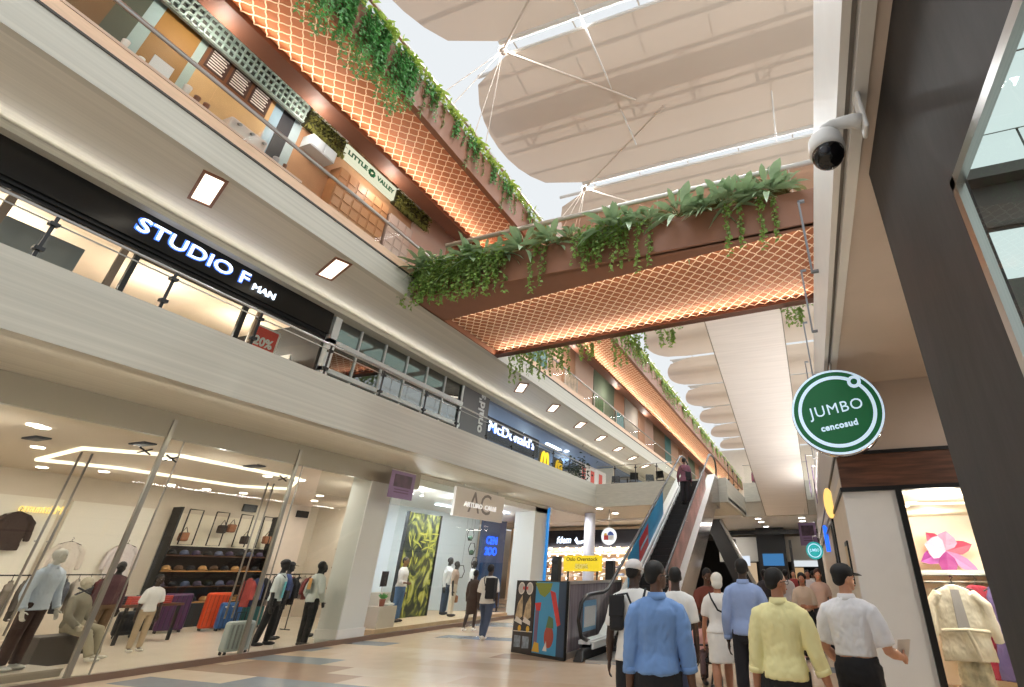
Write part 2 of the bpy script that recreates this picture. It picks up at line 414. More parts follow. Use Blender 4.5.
# ground floor shops, left
struct('wall_left', B(-19.7, -19.5, -3, 16.6, 0, 4.1), M_CREAM)
struct('ceiling_9', MB().box(-19.6, -11.35, -3, 12.6, 4.0, 4.2).box(-19.6, -15.7, 12.6, 16.6, 4.0, 4.2).prism([(-15.7, 12.6), (-12.9, 12.6), (-12.9, 12.8), (-15.7, 15.6)], lambda p: (p[0], p[1], 4.01), lambda p: (p[0], p[1], 4.2)), mat('shop_ceiling', (206, 192, 174), .8))
struct('wall_near', B(-19.6, -11.3, -3.1, -2.9, 0, 4.1), M_CREAM)
struct('trim_25', B(-11.32, -11.18, -3, 22, 0, .10), mat('brown_plinth', (118, 96, 82), .4))
struct('trim_37', B(-11.34, -11.24, 12.8, 21.6, 4.2, 4.34), M_FAS)
struct('floor_2', B(-19.5, -11.34, -3, 16.5, 0, .004), mat('shop_floor_cream', (222, 208, 190), .25, vary=.04, scale=1.5))
struct('trim_26', B(-11.34, -11.24, -3, 12.8, 3.86, 4.34), mat('olive_grey_band', (138, 131, 116), .3))
struct('column_1', B(-12.0, -11.3, 11.0, 11.8, 0, 4.27), mat('white_column', (214, 216, 212), .45))
struct('baseboard_left', B(-12.03, -11.27, 10.97, 11.83, .1, .3), M_WHITE)
struct('wall_shop_side', B(-19.6, -15.7, 16.5, 16.7, 0, 4.2), M_CREAM)
struct('wall_menswear', MB().box(-15.7, -15.5, 15.4, 22.4, 0, 4.2).hexa([(-12.1, 11.9, 0), (-12.1, 12.08, 0), (-15.6, 15.75, 0), (-15.6, 15.5, 0), (-12.1, 11.9, 4.2), (-12.1, 12.08, 4.2), (-15.6, 15.75, 4.2), (-15.6, 15.5, 4.2)]), mat('pale_blue_wall', (206, 214, 216), .6))
struct('ceiling_10', MB().prism([(-11.3, 12.1), (-11.3, 22), (-15.5, 24.5), (-15.5, 15.7), (-12.1, 12.1)], lambda p: (p[0], p[1], 4.0), lambda p: (p[0], p[1], 4.2)), M_WHITE)
struct('column_2', B(-12.3, -11.3, 20.4, 21.6, 0, 4.27), mat('white_column', (214, 216, 212), .45))
struct('trim_27', B(-11.28, -11.2, 21.5, 21.62, 0, 4.27), glow('blue_edge_light', (40, 130, 200), .8))
struct('wall_passage_left', B(-21, -20.8, 12.6, 50, 0, 4.3), M_CREAM)
# sports shop across the far left
struct('wall_sports', B(-19, -8.4, 31.2, 31.4, 0, 4.2), mat('sports_wall', (232, 206, 176), .7))
# storey two shops, left
struct('wall_upper_back', B(-17, -16.8, -3, 30, 4.85, 7.9), mat('peach_wall', (222, 198, 176), .7))
struct('ceiling_11', B(-17, -11.25, -3, 8.3, 7.6, 7.75), mat('peach_ceiling', (226, 206, 184), .7))
struct('ceiling_12', B(-17, -11.25, 8.35, 14.1, 7.7, 7.85), M_DARK)
struct('ceiling_13', B(-17, -11.25, 15.7, 70, 7.6, 7.75), mat('blue_grey_ceiling', (120, 134, 158), .6))
struct('wall_upper_side', B(-17, -11.3, 8.3, 8.42, 4.85, 7.9), M_DARK)
struct('wall_upper_end', B(-17, -11.25, 30, 30.2, 4.85, 7.9), M_CREAM)
# cafes of storey three, behind their counters
struct('wall_cafe', B(-13.2, -13, -3, 70, 8.4, 12.8), mat('ochre_wall', (176, 138, 88), .7))
# roof sails, skylight strips
def sail(y0, y1):
    mb = MB(); nx, ny = 26, 10; g = []
    for i in range(nx+1):
        row = []
        for j in range(ny+1):
            v = j/ny
            xl = -7.1 - 2.35*math.sin(PI*v)**.32
            u = i/nx
            x = xl + (11-xl)*u
            z = 17 - .35*math.sin(PI*v)
            row.append(mb.bm.verts.new((x, y0+(y1-y0)*v, z)))
        g.append(row)
    for i in range(nx):
        for j in range(ny): mb.bm.faces.new((g[i][j], g[i+1][j], g[i+1][j+1], g[i][j+1]))
    return mb
for k, (a, b) in enumerate(zip(SKY_Y, SKY_Y[1:])):
    o = sail(a+.2, b-.2).build('ceiling_%d' % (20+k), M_SAIL, smooth=True); o['kind'] = 'structure'

# steel trusses above the sails (they shade the fabric) and struts below
tr = MB()
for y in SKY_Y[:-1]:
    for f in (.16, .30, .52, .60, .80):
        tr.tube([(-9, y+6.75*f, 17.75), (11, y+6.75*f, 17.75)], .075, 6)
    tr.box(-9, 11, y+6.75*.34, y+6.75*.48, 17.9, 17.95)
    for i in range(9):
        x = -8+2.2*i
        tr.tube([(x, y+6.75*.30, 17.7), (x, y+6.75*.60, 17.7)], .06, 6)
        tr.tube([(x+.25, y+6.75*.30, 17.7), (x+.25, y+6.75*.60, 17.7)], .03, 6)
        if i % 2 == 0: tr.tube([(x, y+6.75*.60, 17.7), (x+2.2, y+6.75*.30, 17.7)], .05, 6)
        tr.tube([(x+.9, y+6.75*.02, 17.7), (x+1.0, y+6.75*.30, 17.7)], .03, 6)
struct('trim_28', tr, M_WHITE)
struct('trim_29', MB().prism([(-11.33, 12.13), (-11.33, 18.9), (-15.5, 18.9), (-15.5, 15.7), (-12.12, 12.13)], lambda p: (p[0], p[1], 0), lambda p: (p[0], p[1], .2)), mat('pale_oak_floor', (206, 176, 140), .35, vary=.08, scale=2, stretch=(1, 8, 1)))
# glazed clerestory walls above storey four
for nm, x in (('window_right_clerestory', 4.4), ('window_left_clerestory', -12.6)):
    gl = MB(); y = -3
    while y < 70: gl.box(x, x+.05, y+.06, y+1.54, 12.9 if x < 0 else 9.5, 16.9); y += 1.6
    o = struct(nm, gl, glow('daylit_pane', (236, 244, 246), .85))
    fr = MB()
    for z in (10.6, 11.9, 13.2, 14.5, 15.8): fr.box(x-.03, x+.08, -3, 70, z, z+.07)
    struct('window_frame', fr, mat('clerestory_frame', (190, 190, 186), .5), o)
# ================================================================== FOOTBRIDGE
def lerp(a, b, t): return a+(b-a)*t
BX0, BX1 = -8.95, 2.2
def near_y(x): return lerp(9.88, 8.77, (x+9.0)/9.97)
def far_y(x): return lerp(12.66, 12.09, (x+8.9)/9.86)
br = thing('footbridge', 'brown footbridge with glowing lattice soffit crossing the hall at storey three', 'bridge', (-4, 9, 7.93))
MB().prism([(BX0, 8.72), (BX1, 8.72), (BX1, far_y(BX1)-.1), (BX0, far_y(BX0)-.1)], lambda p: (p[0], p[1], 8.16), lambda p: (p[0], p[1], 8.3)).build('deck', M_BACK, br)
n = 78
def bq(u, v):
    x = lerp(BX0+.05, 1.6, u); return (x, lerp(near_y(x)+.02, far_y(x)-.12, v), 8.08)
net(bq, n, 9, .010).build('soffit_lattice', M_NET, br)
fa = MB().box(BX0, BX1, 8.6, 8.72, 7.93, 8.78)
fa.prism([(BX0, 8.72), (BX1, 8.72), (BX1, near_y(BX1)), (BX0, near_y(BX0))], lambda p: (p[0], p[1], 7.93), lambda p: (p[0], p[1], 8.05))
fa.box(BX0, BX0+.1, 8.72, far_y(BX0), 7.93, 8.6)
fa.build('front_fascia', M_BROWN, br)
MB().prism([(BX0, far_y(BX0)-.12), (BX1, far_y(BX1)-.12), (BX1, far_y(BX1)), (BX0, far_y(BX0))], lambda p: (p[0], p[1], 7.93), lambda p: (p[0], p[1], 8.7)).prism([(BX0, far_y(BX0)-.27), (BX1, far_y(BX1)-.27), (BX1, far_y(BX1)-.1), (BX0, far_y(BX0)-.1)], lambda p: (p[0], p[1], 7.93), lambda p: (p[0], p[1], 7.945)).build('rear_fascia', M_DKBROWN, br)
MB().tube([(BX0+.8, 8.62, 9.5), (BX1, 8.62, 9.5)], .065, 12).build('handrail', M_ALU, br, smooth=True)
MB().tube([(BX0+.8, 12.1, 9.5), (BX1, 12.0, 9.5)], .05, 12).build('handrail', M_ALU, br, smooth=True)
for k in range(7):
    x0 = BX0+.8+k*1.48
    B(x0+.01, x0+1.46, 8.615, 8.63, 8.72, 9.47).build('glass_panel', glass('rose_glass', (244, 228, 218), .03, k=.1), br)  # rose tint stands for warm reflections in the panes
# ================================================================== PLANTS
M_LEAFD = mat('deep_green_leaf', (96, 130, 90), .45, vary=.35, scale=2.2, trans=.25)
M_LEAFM = mat('grey_green_leaf', (146, 170, 130), .45, vary=.35, scale=2.6, trans=.25)
M_IVY = mat('ivy_leaf', (126, 156, 74), .5, vary=.5, scale=3, trans=.3)
M_IVYL = mat('lime_leaf', (170, 190, 92), .5, vary=.4, scale=3, trans=.35)
M_STEM = mat('plant_stem', (92, 96, 52), .7)
def leaf(mb, p, d, nrm, L, W, droop=.35, seg=4):
    d = Vector(d).normalized(); s = d.cross(Vector(nrm)).normalized()
    prof = (0, .75, 1, .72, 0) if seg == 4 else (0, 1, 0)
    pts = []
    for i in range(seg+1):
        t = i/seg
        c = Vector(p) + d*(L*t) + Vector((0, 0, -droop*L*t*t))
        pts.append((c, prof[i]*W/2))
    V = mb.bm.verts.new
    mid = [V(c) for c, _ in pts]
    up = s.cross(d)*W*.12
    l = [V(c - s*w_ + up) for c, w_ in pts[1:-1]]; r = [V(c + s*w_ + up) for c, w_ in pts[1:-1]]
    F = mb.bm.faces.new
    F((mid[0], l[0], mid[1])); F((mid[0], mid[1], r[0]))
    for i in range(seg-2):
        F((mid[i+1], l[i], l[i+1], mid[i+2])); F((mid[i+1], mid[i+2], r[i+1], r[i]))
    F((mid[-2], l[-1], mid[-1])); F((mid[-2], mid[-1], r[-1]))
def rnd(a, b): return random.uniform(a, b)
def leafy_plant(label, group, n=22, L=.42, fwd=(0, -1)):
    n = int(n*1.5)
    t = thing('leafy_plant', label, 'plant', (0, 0, 0), group)
    f = MB(); st = MB()
    for k in range(n):
        a = rnd(0, 2*PI); e = rnd(-.35, 1.35); l = L*rnd(.65, 1.15)
        d = Vector((math.cos(a)*math.cos(e), math.sin(a)*math.cos(e), math.sin(e)))
        b = Vector((rnd(-.12, .12), rnd(-.05, .05), rnd(0, .06))); q = b+d*rnd(.08, .26)
        st.tube([b, q], .006, 4)
        leaf(f, q, d, (rnd(-.3, .3), rnd(-.3, .3), 1), l, l*rnd(.22, .31), rnd(.2, .9))
    f.build('foliage', M_LEAFM, t, smooth=True); st.build('stems', M_STEM, t)
    return t
def ivy(label, group, mound=120, strands=9, hang=(.4, .95), r=(.42, .14, .16), ls=.085, m=None, front=-1, dens=.055, face=0):
    t = thing('ivy', label, 'plant', (0, 0, 0), group)
    f = MB(); st = MB()
    for k in range(mound):
        p = Vector((rnd(-1, 1)*r[0], rnd(-1, 1)*r[1], rnd(-1, .8)*r[2]))
        d = Vector((rnd(-1, 1), rnd(-1, 1), rnd(-1.2, .3)))
        leaf(f, p, d, (rnd(-1, 1), front, .6), ls*rnd(.7, 1.25), ls*rnd(.7, 1.1), .2, 2)
    for k in range(strands):
        p = Vector((rnd(-1, 1)*r[0], front*r[1]*rnd(.5, 1.0) if face == 0 else rnd(-1, 1)*r[1], 0)); h = rnd(*hang); pts = [p.copy()]
        nst = max(3, int(h/dens))
        for i in range(nst):
            p = p + Vector((rnd(-.02, .02), rnd(-.018, .018)*2, -h/nst)); pts.append(p.copy())
            if rnd(0, 1) < .93:
                for q in range(1 if rnd(0, 1) < .5 else 2):
                    leaf(f, p, (rnd(-1, 1), rnd(-1, 1), rnd(-.9, .1)), (rnd(-.6, .6), front, .5), ls*rnd(.7, 1.2), ls*rnd(.65, 1.05), .2, 2)
        st.tube(pts, .004, 4)
    f.build('foliage', m or M_IVY, t); st.build('vines', M_STEM, t)
    return t
lp = [leafy_plant('broad leaved green plant at the very left end of the footbridge planter', 'broad leaved plants on the footbridge', 30, .62)]
lp.append(leafy_plant('broad leaved green plant on the footbridge planter', 'broad leaved plants on the footbridge', 24, .56))
lp.append(leafy_plant('broad leaved green plant on the footbridge planter', 'broad leaved plants on the footbridge', 34, .66))
PXS = [-8.75, -8.3, -7.8, -7.35, -6.9, -6.35, -5.75, -4.95, -4.45, -3.35, -2.9, -2.45, -1.75, -1.2, -.75, -.3, .2, .6]
used = set()
for k, x in enumerate(PXS):
    v = (2, 0, 1)[k % 3] if k not in (14, 15, 16, 17) else (2, 0, 2, 1)[k-14]
    lab = '%s broad leaved plant along the footbridge planter, counted from the left end' % ORD[k]
    loc = (x, 8.62+.03*(k % 3), 8.76 + (.10 if k > 13 else 0))
    if v not in used:
        o = lp[v]; used.add(v); o.location = loc; o['label'] = lab
    else: o = dup(lp[v], loc, rnd(0, 6), lab)
iv = [ivy('a', 'ivy along the footbridge planter', 240, 16, (.5, 1.15), (.6, .15, .34), .10), ivy('b', 'ivy along the footbridge planter', 330, 20, (.5, 1.2), (.65, .16, .34), .10), ivy('c', 'ivy along the footbridge planter', 25, 4, (.6, 1.4), (.18, .1, .1), .10)]
IV = [(-8.1, 1, 'large bushy ivy mass near the left end of the footbridge over its front'), (-7.2, 0, 'large ivy mass hanging right of the left end of the footbridge'), (-8.6, 0, 'bushy ivy hanging from the left end of the footbridge'), (-7.75, 1, 'bushy ivy hanging over the footbridge beside its left end clump'), (-6.7, 0, 'ivy hanging from the footbridge under the leafy clump right of the rail end'),
      (-3.6, 1, 'dense bushy ivy hanging at the middle of the footbridge'), (-5.2, 2, 'thin ivy strand left of the dense middle ivy on the footbridge'), (-2.55, 2, 'short ivy strand just right of the dense middle ivy on the footbridge'),
      (-.55, 2, 'thin trailing ivy strand near the right end of the footbridge'), (.15, 2, 'last ivy strand at the right end of the footbridge beside the white fascia')]
used = set()
for x, v, lab in IV:
    loc = (x, 8.50, 8.70)
    if v not in used: o = iv[v]; used.add(v); o.location = loc; o['label'] = lab
    else: o = dup(iv[v], loc, None, lab)
rv = [ivy('d', 'ivy hanging from the rear edge of the footbridge', 60, 12, (.5, 1.0), (.55, .12, .12), .10, front=-1, face=1), ivy('e', 'ivy hanging from the rear edge of the footbridge', 30, 7, (.3, .75), (.4, .1, .1), .10, face=1)]
for k, (x, v, lab) in enumerate([(-8.0, 0, 'ivy hanging below the rear edge of the footbridge at its left end'), (-6.9, 0, 'long ivy hanging under the rear edge of the footbridge before the soffit lamps'), (-5.6, 1, 'short ivy hanging under the rear edge of the footbridge'),
                                 (-4.3, 0, 'ivy hanging under the rear edge of the footbridge over the beam plants'), (-3.0, 1, 'ivy under the rear edge of the footbridge beside the sloping panel'), (.55, 1, 'ivy under the rear edge of the footbridge beside the white fascia')]):
    loc = (x, far_y(x)+.12, 8.0)
    if k == 0: o = rv[0]; o.location = loc; o['label'] = lab
    elif k == 2: o = rv[1]; o.location = loc; o['label'] = lab
    else: o = dup(rv[v], loc, None, lab)
# hanging plants along the storey-four beam
def beam_plant(strands, hang, r, ls, m, fringe):
    t = thing('hanging_plant', 'x', 'plant', (0, 0, 0), 'plants along the top of the brown beam')
    f = MB(); st = MB(); g = MB()
    for k in range(strands):
        p = Vector((rnd(.0, .16), rnd(-1, 1)*r, rnd(-.05, .15))); h = rnd(*hang)*rnd(.4, 1); pts = [p.copy()]; nst = max(3, int(h/.05))
        for i in range(nst):
            p = p + Vector((rnd(-.012, .018), rnd(-.02, .02), -h/nst)); pts.append(p.copy())
            for q in range(2): leaf(f, p, (rnd(-.4, 1), rnd(-1, 1), rnd(-1, .1)), (1, rnd(-.6, .6), .5), ls*rnd(.7, 1.3), ls*rnd(.55, .8), .2, 2)
        st.tube(pts, .004, 4)
    for k in range(fringe):
        b = Vector((rnd(-.1, .2), rnd(-1, 1)*r*1.05, rnd(-.05, .1)))
        leaf(g, b, (rnd(-.5, .9), rnd(-.8, .8), rnd(.1, 1.2)), (rnd(-.5, .5), rnd(-.5, .5), 1), rnd(.12, .34), rnd(.04, .10), rnd(.2, .8), 4)
    f.build('foliage', m, t); st.build('vines', M_STEM, t); g.build('fringe', M_IVYL, t)
    return t
M_IVYD = mat('bright_ivy_leaf', (96, 156, 84), .5, vary=.35, scale=3, trans=.3)
bp = [beam_plant(46, (1.1, 2.5), .6, .085, M_IVYD, 90), beam_plant(20, (.4, 1.3), .55, .085, M_IVYD, 90), beam_plant(8, (.3, 1.3), .5, .085, M_IVY, 90), beam_plant(16, (.4, 1.1), .6, .1, M_IVY, 50)]
seq = [(3.35, 0), (4.3, 0), (5.2, 0), (6.0, 1), (6.9, 2), (7.8, 1), (8.7, 2), (9.6, 1), (10.5, 2), (11.6, 3)]
y = 12.8
while y < 69: seq.append((y, 3 if int(y*3) % 2 else 2)); y += 1.22 if y < 30 else (1.7 if y < 45 else 2.6)
used = set()
for k, (y, v) in enumerate(seq):
    lab = ('%s clump of trailing plants on the brown beam before the footbridge' % ORD[k]) if k < 9 else ('%s clump of trailing plants on the brown beam beyond the footbridge' % ORD[k-9])
    loc = (-7.52, y, 12.62)
    if v not in used: o = bp[v]; used.add(v); o.location = loc; o['label'] = lab
    else: o = dup(bp[v], loc, None, lab)
# rail above the beam plants
rl = thing('beam_railing', 'grey glass railing with flat handrail above the beam plants', 'railing', (-7.9, 20, 12.75))
B(-7.95, -7.87, -3, 70, 13.55, 13.62).build('handrail', M_ALU, rl)
for k in range(12): B(-7.92, -7.90, -2+4*k+.02, 2+4*k-.02, 12.75, 13.55).build('glass_panel', M_RAILG, rl)
# ================================================================== BALUSTRADES
def rail_run(name, label, p0, p1, zb, zt, posts, gap_panel=None, mrail=M_STEEL, mpost=M_BLACK, rr=.022, two=False, showpost=True):
    p0 = Vector(p0); p1 = Vector(p1); L = (p1-p0).length; d = (p1-p0)/L
    t = thing(name, label, 'balustrade', ((p0.x+p1.x)/2, (p0.y+p1.y)/2, zb))
    MB().tube([(p0.x, p0.y, zt), (p1.x, p1.y, zt)], rr, 8).build('handrail', mrail, t, smooth=True)
    if two: MB().tube([(p0.x, p0.y, zt-.12), (p1.x, p1.y, zt-.12)], rr*.5, 6).build('lower_rail', mrail, t, smooth=True)
    s = Vector((-d.y, d.x, 0))
    for q in posts:
        if not showpost: break
        c = p0+d*q
        T = Matrix((d, s, Vector((0, 0, 1)))).transposed().to_4x4(); T.translation = Vector((c.x, c.y, 0))
        po = MB().box(-.018, .018, -.012, .012, zb, zt, T).box(-.05, .05, -.04, .04, zb+.12, zb+.17, T).box(-.05, .05, -.04, .04, zt-.16, zt-.11, T)
        po.build('post', mpost, t)
    ends = [0]+list(posts)+[L]
    for a, b in zip(ends, ends[1:]):
        if b-a < .2: continue
        T = Matrix((d, s, Vector((0, 0, 1)))).transposed().to_4x4(); T.translation = Vector((p0.x, p0.y, 0))
        MB().box(a+(.05 if showpost else .006), b-(.05 if showpost else .006), -.006, .006, zb+.03, zt-.05, T).build('glass_panel', M_RAILG, t)
    return t
ys = [1.1, 2.43, 3.87, 5.3, 6.83, 8.33, 9.83, 11.2, 12.7, 14.2, 15.7, 17.2, 18.7, 20.2]
rail_run('glass_balustrade', 'long glass balustrade with dark posts on the fascia of the second storey', (-8.95, -1, 0), (-8.95, 21.5, 0), 5.2, 5.87, [y+1 for y in ys], two=True)
rail_run('glass_balustrade', 'glass balustrade across the hall end beside the top of the escalator', (-8.9, 21.55, 0), (-5.2, 21.55, 0), 5.2, 6.0, [.9, 1.9, 2.9])
rail_run('glass_balustrade', 'glass balustrade of the gallery behind the sloping panel', (-2.9, 28.08, 0), (.5, 28.08, 0), 5.95, 6.9, [.9, 1.9, 2.9])
rail_run('glass_balustrade', 'short glass balustrade along the gallery opening beside the escalator top', (-3.02, 21.6, 0), (-3.02, 28, 0), 5.2, 6.1, [1.3, 2.9, 4.5])
rail_run('cafe_balustrade', 'glass balustrade with silver handrail in front of the third storey cafes', (-8.97, -1, 0), (-8.97, 46, 0), 8.78, 9.52, [2+2.2*k for k in range(20)], mpost=M_ALU, rr=.04, showpost=False)
# ================================================================== LAMPS IN THE SOFFIT OF STOREY THREE
M_LAMP = glow('lamp_diffuser', (255, 244, 222), 2.2)
LY = [4.02, 6.82, 15.46, 18.18, 21.03, 23.72, 26.41, 29.02, 31.7]
def soffit_lamp():
    t = thing('ceiling_light', 'x', 'light', (0, 0, 0), 'rectangular lamps in the soffit')
    f = MB().box(-.56, .56, -.19, -.14, -.03, .02).box(-.56, .56, .14, .19, -.03, .02).box(-.56, -.5, -.14, .14, -.03, .02).box(.5, .56, -.14, .14, -.03, .02)
    f.build('frame', M_BROWN, t); B(-.5, .5, -.14, .14, -.012, .0).build('diffuser', M_LAMP, t)
    return t
l0 = soffit_lamp()
labs = ['rectangular soffit lamp above the letters of the black shop sign', 'rectangular soffit lamp above the white mullioned window'] + ['%s small soffit lamp beyond the footbridge' % ORD[k] for k in range(7)]
for k, y in enumerate(LY):
    loc = (-9.62, y, 7.93)
    if k == 0: l0.location = loc; l0['label'] = labs[0]; l0.rotation_euler = (0, 0, -.36)
    else: dup(l0, loc, -.36 if k == 1 else -.85, labs[k])
# ================================================================== WALL CAMERA
cc = thing('security_camera', 'white dome security camera with black lens ball hanging from the white fascia', 'camera', (.66, 2.5, 4.27))
B(.665, .69, 2.39, 2.50, 3.97, 4.28).build('wall_plate', M_WHITE, cc, .01)
MB().tube([(.67, 2.44, 4.06), (.62, 2.44, 4.09), (.50, 2.45, 4.10), (.455, 2.46, 4.09), (.445, 2.46, 4.04)], [.05, .042, .036, .036, .05], 14).build('arm', M_WHITE, cc, smooth=True)
MB().lathe([(.04, .0), (.075, -.01), (.098, -.05), (.104, -.12), (.104, -.15), (.09, -.155)], (.445, 2.46, 4.05), 28).build('housing', M_WHITE, cc, smooth=True)
dm = MB().ell((.445, 2.46, 3.885), (.094, .094, .10), 24, 14).build('lens_dome', mat('black_dome', (10, 10, 12), .08), cc, smooth=True)
MB().lathe([(.030, 0), (.030, .012), (.02, .014)], n=16, T=Matrix.Translation((.42, 2.38, 3.845)) @ Matrix.Rotation(PI/2, 4, 'X')).build('lens', mat('lens_glass', (40, 42, 50), .05), dm, smooth=True)
# ================================================================== ROUND HANGING SIGN
JR = .585; JC = Vector((.60, 6.95, 3.555))
jz = Vector((-.13, -1, -.02)).normalized()
jr = Vector((0, 0, 1)).cross(-jz).normalized()*-1
jr = jz.cross(Vector((0, 0, 1))).normalized()*-1
ju = jz.cross(jr).normalized()
JT = Matrix((jr, ju, jz)).transposed().to_4x4(); JT.translation = JC
rt = math.radians(6); r2_ = jr*math.cos(rt)+ju*math.sin(rt); u2_ = ju*math.cos(rt)-jr*math.sin(rt)
sg = thing('round_sign', 'round green hanging sign lettered JUMBO cencosud with a chrome rim', 'sign', JC)
M_GREEN = mat('sign_green', (0, 92, 48), .4, emit=(0, 98, 52), es=.18)
M_SIGNW = mat('sign_white', (200, 222, 240), .4, emit=(196, 220, 242), es=.45)
MB().lathe([(JR-.02, -.2), (JR, -.19), (JR, -.02), (JR-.03, 0)], n=56, T=JT).build('drum', mat('chrome', (210, 205, 205), .12, 1), sg, smooth=True)
def ringmesh(r0, r1, z0, z1, T, c=(0, 0), n=64):
    mb = MB(); R = []
    for r, z in ((r0, z0), (r0, z1), (r1, z1), (r1, z0)):
        R.append([mb.bm.verts.new(T @ Vector((c[0]+r*math.cos(2*PI*k/n), c[1]+r*math.sin(2*PI*k/n), z))) for k in range(n)])
    for i in range(4):
        a, b = R[i], R[(i+1) % 4]
        for k in range(n): mb.bm.faces.new((a[k], a[(k+1) % n], b[(k+1) % n], b[k]))
    return mb
MB().lathe([(JR-.03, 0), (JR-.03, .008), (.01, .008)], n=56, T=JT).build('face', M_GREEN, sg)
ringmesh(JR-.035, JR-.008, -.005, .012, JT).build('outer_ring', M_SIGNW, sg)
ringmesh(.445, .49, .006, .016, JT).build('inner_ring', M_SIGNW, sg)
qx, qy = .468*math.cos(math.radians(52)), .468*math.sin(math.radians(52))
ringmesh(.042, .085, .006, .02, JT, (qx, qy), 32).build('small_ring', M_SIGNW, sg)
MB().lathe([(.042, .006), (.042, .019), (.001, .019)], n=24, T=JT @ Matrix.Translation((qx, qy, 0))).build('dot', M_GREEN, sg)
text('lettering', 'JUMBO', .205, M_SIGNW, sg, JC+jz*.014+ju*.03, r2_, u2_, .006, .0, space=1.12)
text('lettering', 'cencosud', .115, M_SIGNW, sg, JC+jz*.014-ju*.20+jr*.0, r2_, u2_, .006, .004, space=1.08)
MB().tube([JC+ju*(JR-.05)-jz*.1, (JC.x+.05, JC.y+.1, 4.29)], .02, 8).build('hanger', M_STEEL, sg)
# ================================================================== RAIL BRACKETS on the right fascia
def bracket():
    t = thing('rail_bracket', 'x', 'bracket', (0, 0, 0), 'grey rail brackets along the white fascia')
    MB().box(-.085, -.06, -.02, .02, -.35, .75).build('post', mat('grey_steel', (130, 130, 132), .4, .6), t)
    MB().box(-.085, .0, -.02, .02, .72, .75).build('clip', mat('grey_steel', (130, 130, 132), .4, .6), t)
    MB().box(-.07, .0, -.02, .02, -.35, -.32).build('clip', mat('grey_steel', (130, 130, 132), .4, .6), t)
    return t
b0 = bracket()
for k, y in enumerate((5.35, 7.05, 8.95, 11, 13.5, 16.5)):
    lab = '%s grey rail bracket on the white fascia beyond the security camera' % ORD[k]
    if k == 0: b0.location = (.565, y, 5.15); b0['label'] = lab
    else: dup(b0, (.565, y, 5.15), None, lab)
# ================================================================== CABLE STAYS of the roof
M_SAILST = mat('cream_steel', (206, 192, 178), .5)
for k, (y, lab) in enumerate(((8.3, 'white fan of thin stays and a strut holding the roof sails nearest the camera'), (15.05, 'white fan of thin stays holding the roof sails above the footbridge handrail'), (21.8, 'white fan of thin stays holding the sails beyond the footbridge'))):
    t = thing('roof_stay', lab, 'roof stay', (-8.2, y, 13.6))
    top = Vector((-7.2, y, 16.85))
    for dx, dy in ((-1.9, -1.8), (-1.5, -1.2), (-1.4, .5), (-1.6, 1.6)):
        MB().tube([top, (top.x+dx*.6, y+dy*.7, 13.3)], .014, 6).build('stay', M_SAILST, t)
    MB().tube([top, (top.x+4.5, y-3.2, 16.62)], .04, 8).build('strut', M_SAILST, t)
    MB().tube([top, (top.x+3.6, y+3.0, 16.62)], .04, 8).build('strut', M_SAILST, t)
    MB().ell(top, (.14, .14, .14)).build('node', M_SAILST, t, smooth=True)
    MB().tube([(-7.2, y-.2, 16.95), (9, y-.2, 16.95)], .09, 8).build('boom', M_WHITE, t)
    MB().tube([(-7.2, y+.2, 16.95), (9, y+.2, 16.95)], .05, 8).build('boom', M_WHITE, t)
rd = thing('roof_hanger_rods', 'thin white rods hanging under the roof sails', 'rod', (0, 10, 16))
MB().tube([(-4.4, 6.2, 16.95), (-4.2, 13.2, 16.6)], .035, 6).build('rod', M_WHITE, rd)
MB().tube([(1.0, 11.2, 16.9), (1.0, 14.6, 16.4)], .03, 6).build('rod', M_WHITE, rd)
# ================================================================== LEFT SIDE: SIGNS
M_LED = glow('cool_white_led', (226, 238, 255), 2.0)
M_LEDB = glow('blue_halo_led', (70, 120, 255), 1.6)
RW, UP = (0, 1, 0), (0, 0, 1)
def lpanel(x, y0, y1, z0, z1, t=.03): return B(x-t, x, y0, y1, z0, z1)
def fit(o, width, ax=1):        # scale a lettering mesh about its own middle to a given width
    me = o.data; c = [v.co[ax] for v in me.vertices]; a, b = min(c), max(c); k = width/(b-a); m = (a+b)/2
    for v in me.vertices: v.co[ax] = m+(v.co[ax]-m)*k
    return o
sf = thing('shop_sign', 'black shop sign board with glowing white letters STUDIO F MAN', 'sign', (-11.1, 3, 7.1))
B(-11.3, -11.06, -2, 8.25, 7.12, 7.71).build('board', mat('gloss_black', (14, 14, 16), .25), sf)
fit(text('halo', 'STUDIO F', .40, M_LEDB, sf, (-11.05, 4.96, 7.415), RW, UP, .004, .016), 2.16)
fit(text('lettering', 'STUDIO F', .40, M_LED, sf, (-11.03, 4.96, 7.415), RW, UP, .02, -.003), 2.10)
fit(text('lettering', 'MAN', .22, M_LED, sf, (-11.03, 6.40, 7.33), RW, UP, .02, .0), .52)

# storey two: shop front frames, window, posters
fr = MB().box(-11.26, -11.18, 4.15, 6.35, 6.90, 6.99).box(-11.26, -11.18, 6.22, 6.32, 4.85, 6.95).box(-11.26, -11.18, 4.15, 4.23, 4.85, 6.95)
struct('door_2', fr, M_BLACK)
fr = MB()
for y in (1.9, 2.45, 3.95, 6.55): fr.box(-11.26, -11.2, y, y+.1, 4.85, 7.12)
struct('trim_30', fr, mat('bronze_frame', (120, 102, 86), .4, .4))
struct('trim_31', MB().box(-11.26, -11.18, -2, 8.25, 7.0, 7.12).box(-11.2, -11.12, -2, 8.25, 7.06, 7.12), M_BLACK)
struct('window_3', B(-11.23, -11.21, -2, 8.3, 4.85, 7.0), M_GLASS)
gp = thing('grey_screen', 'dark grey translucent panel standing in the upper shop window', 'panel', (-11.9, 2.9, 4.85))
B(-11.95, -11.9, 2.5, 3.75, 4.85, 6.9).build('sheet', mat('grey_sheet', (120, 118, 112), .35), gp)
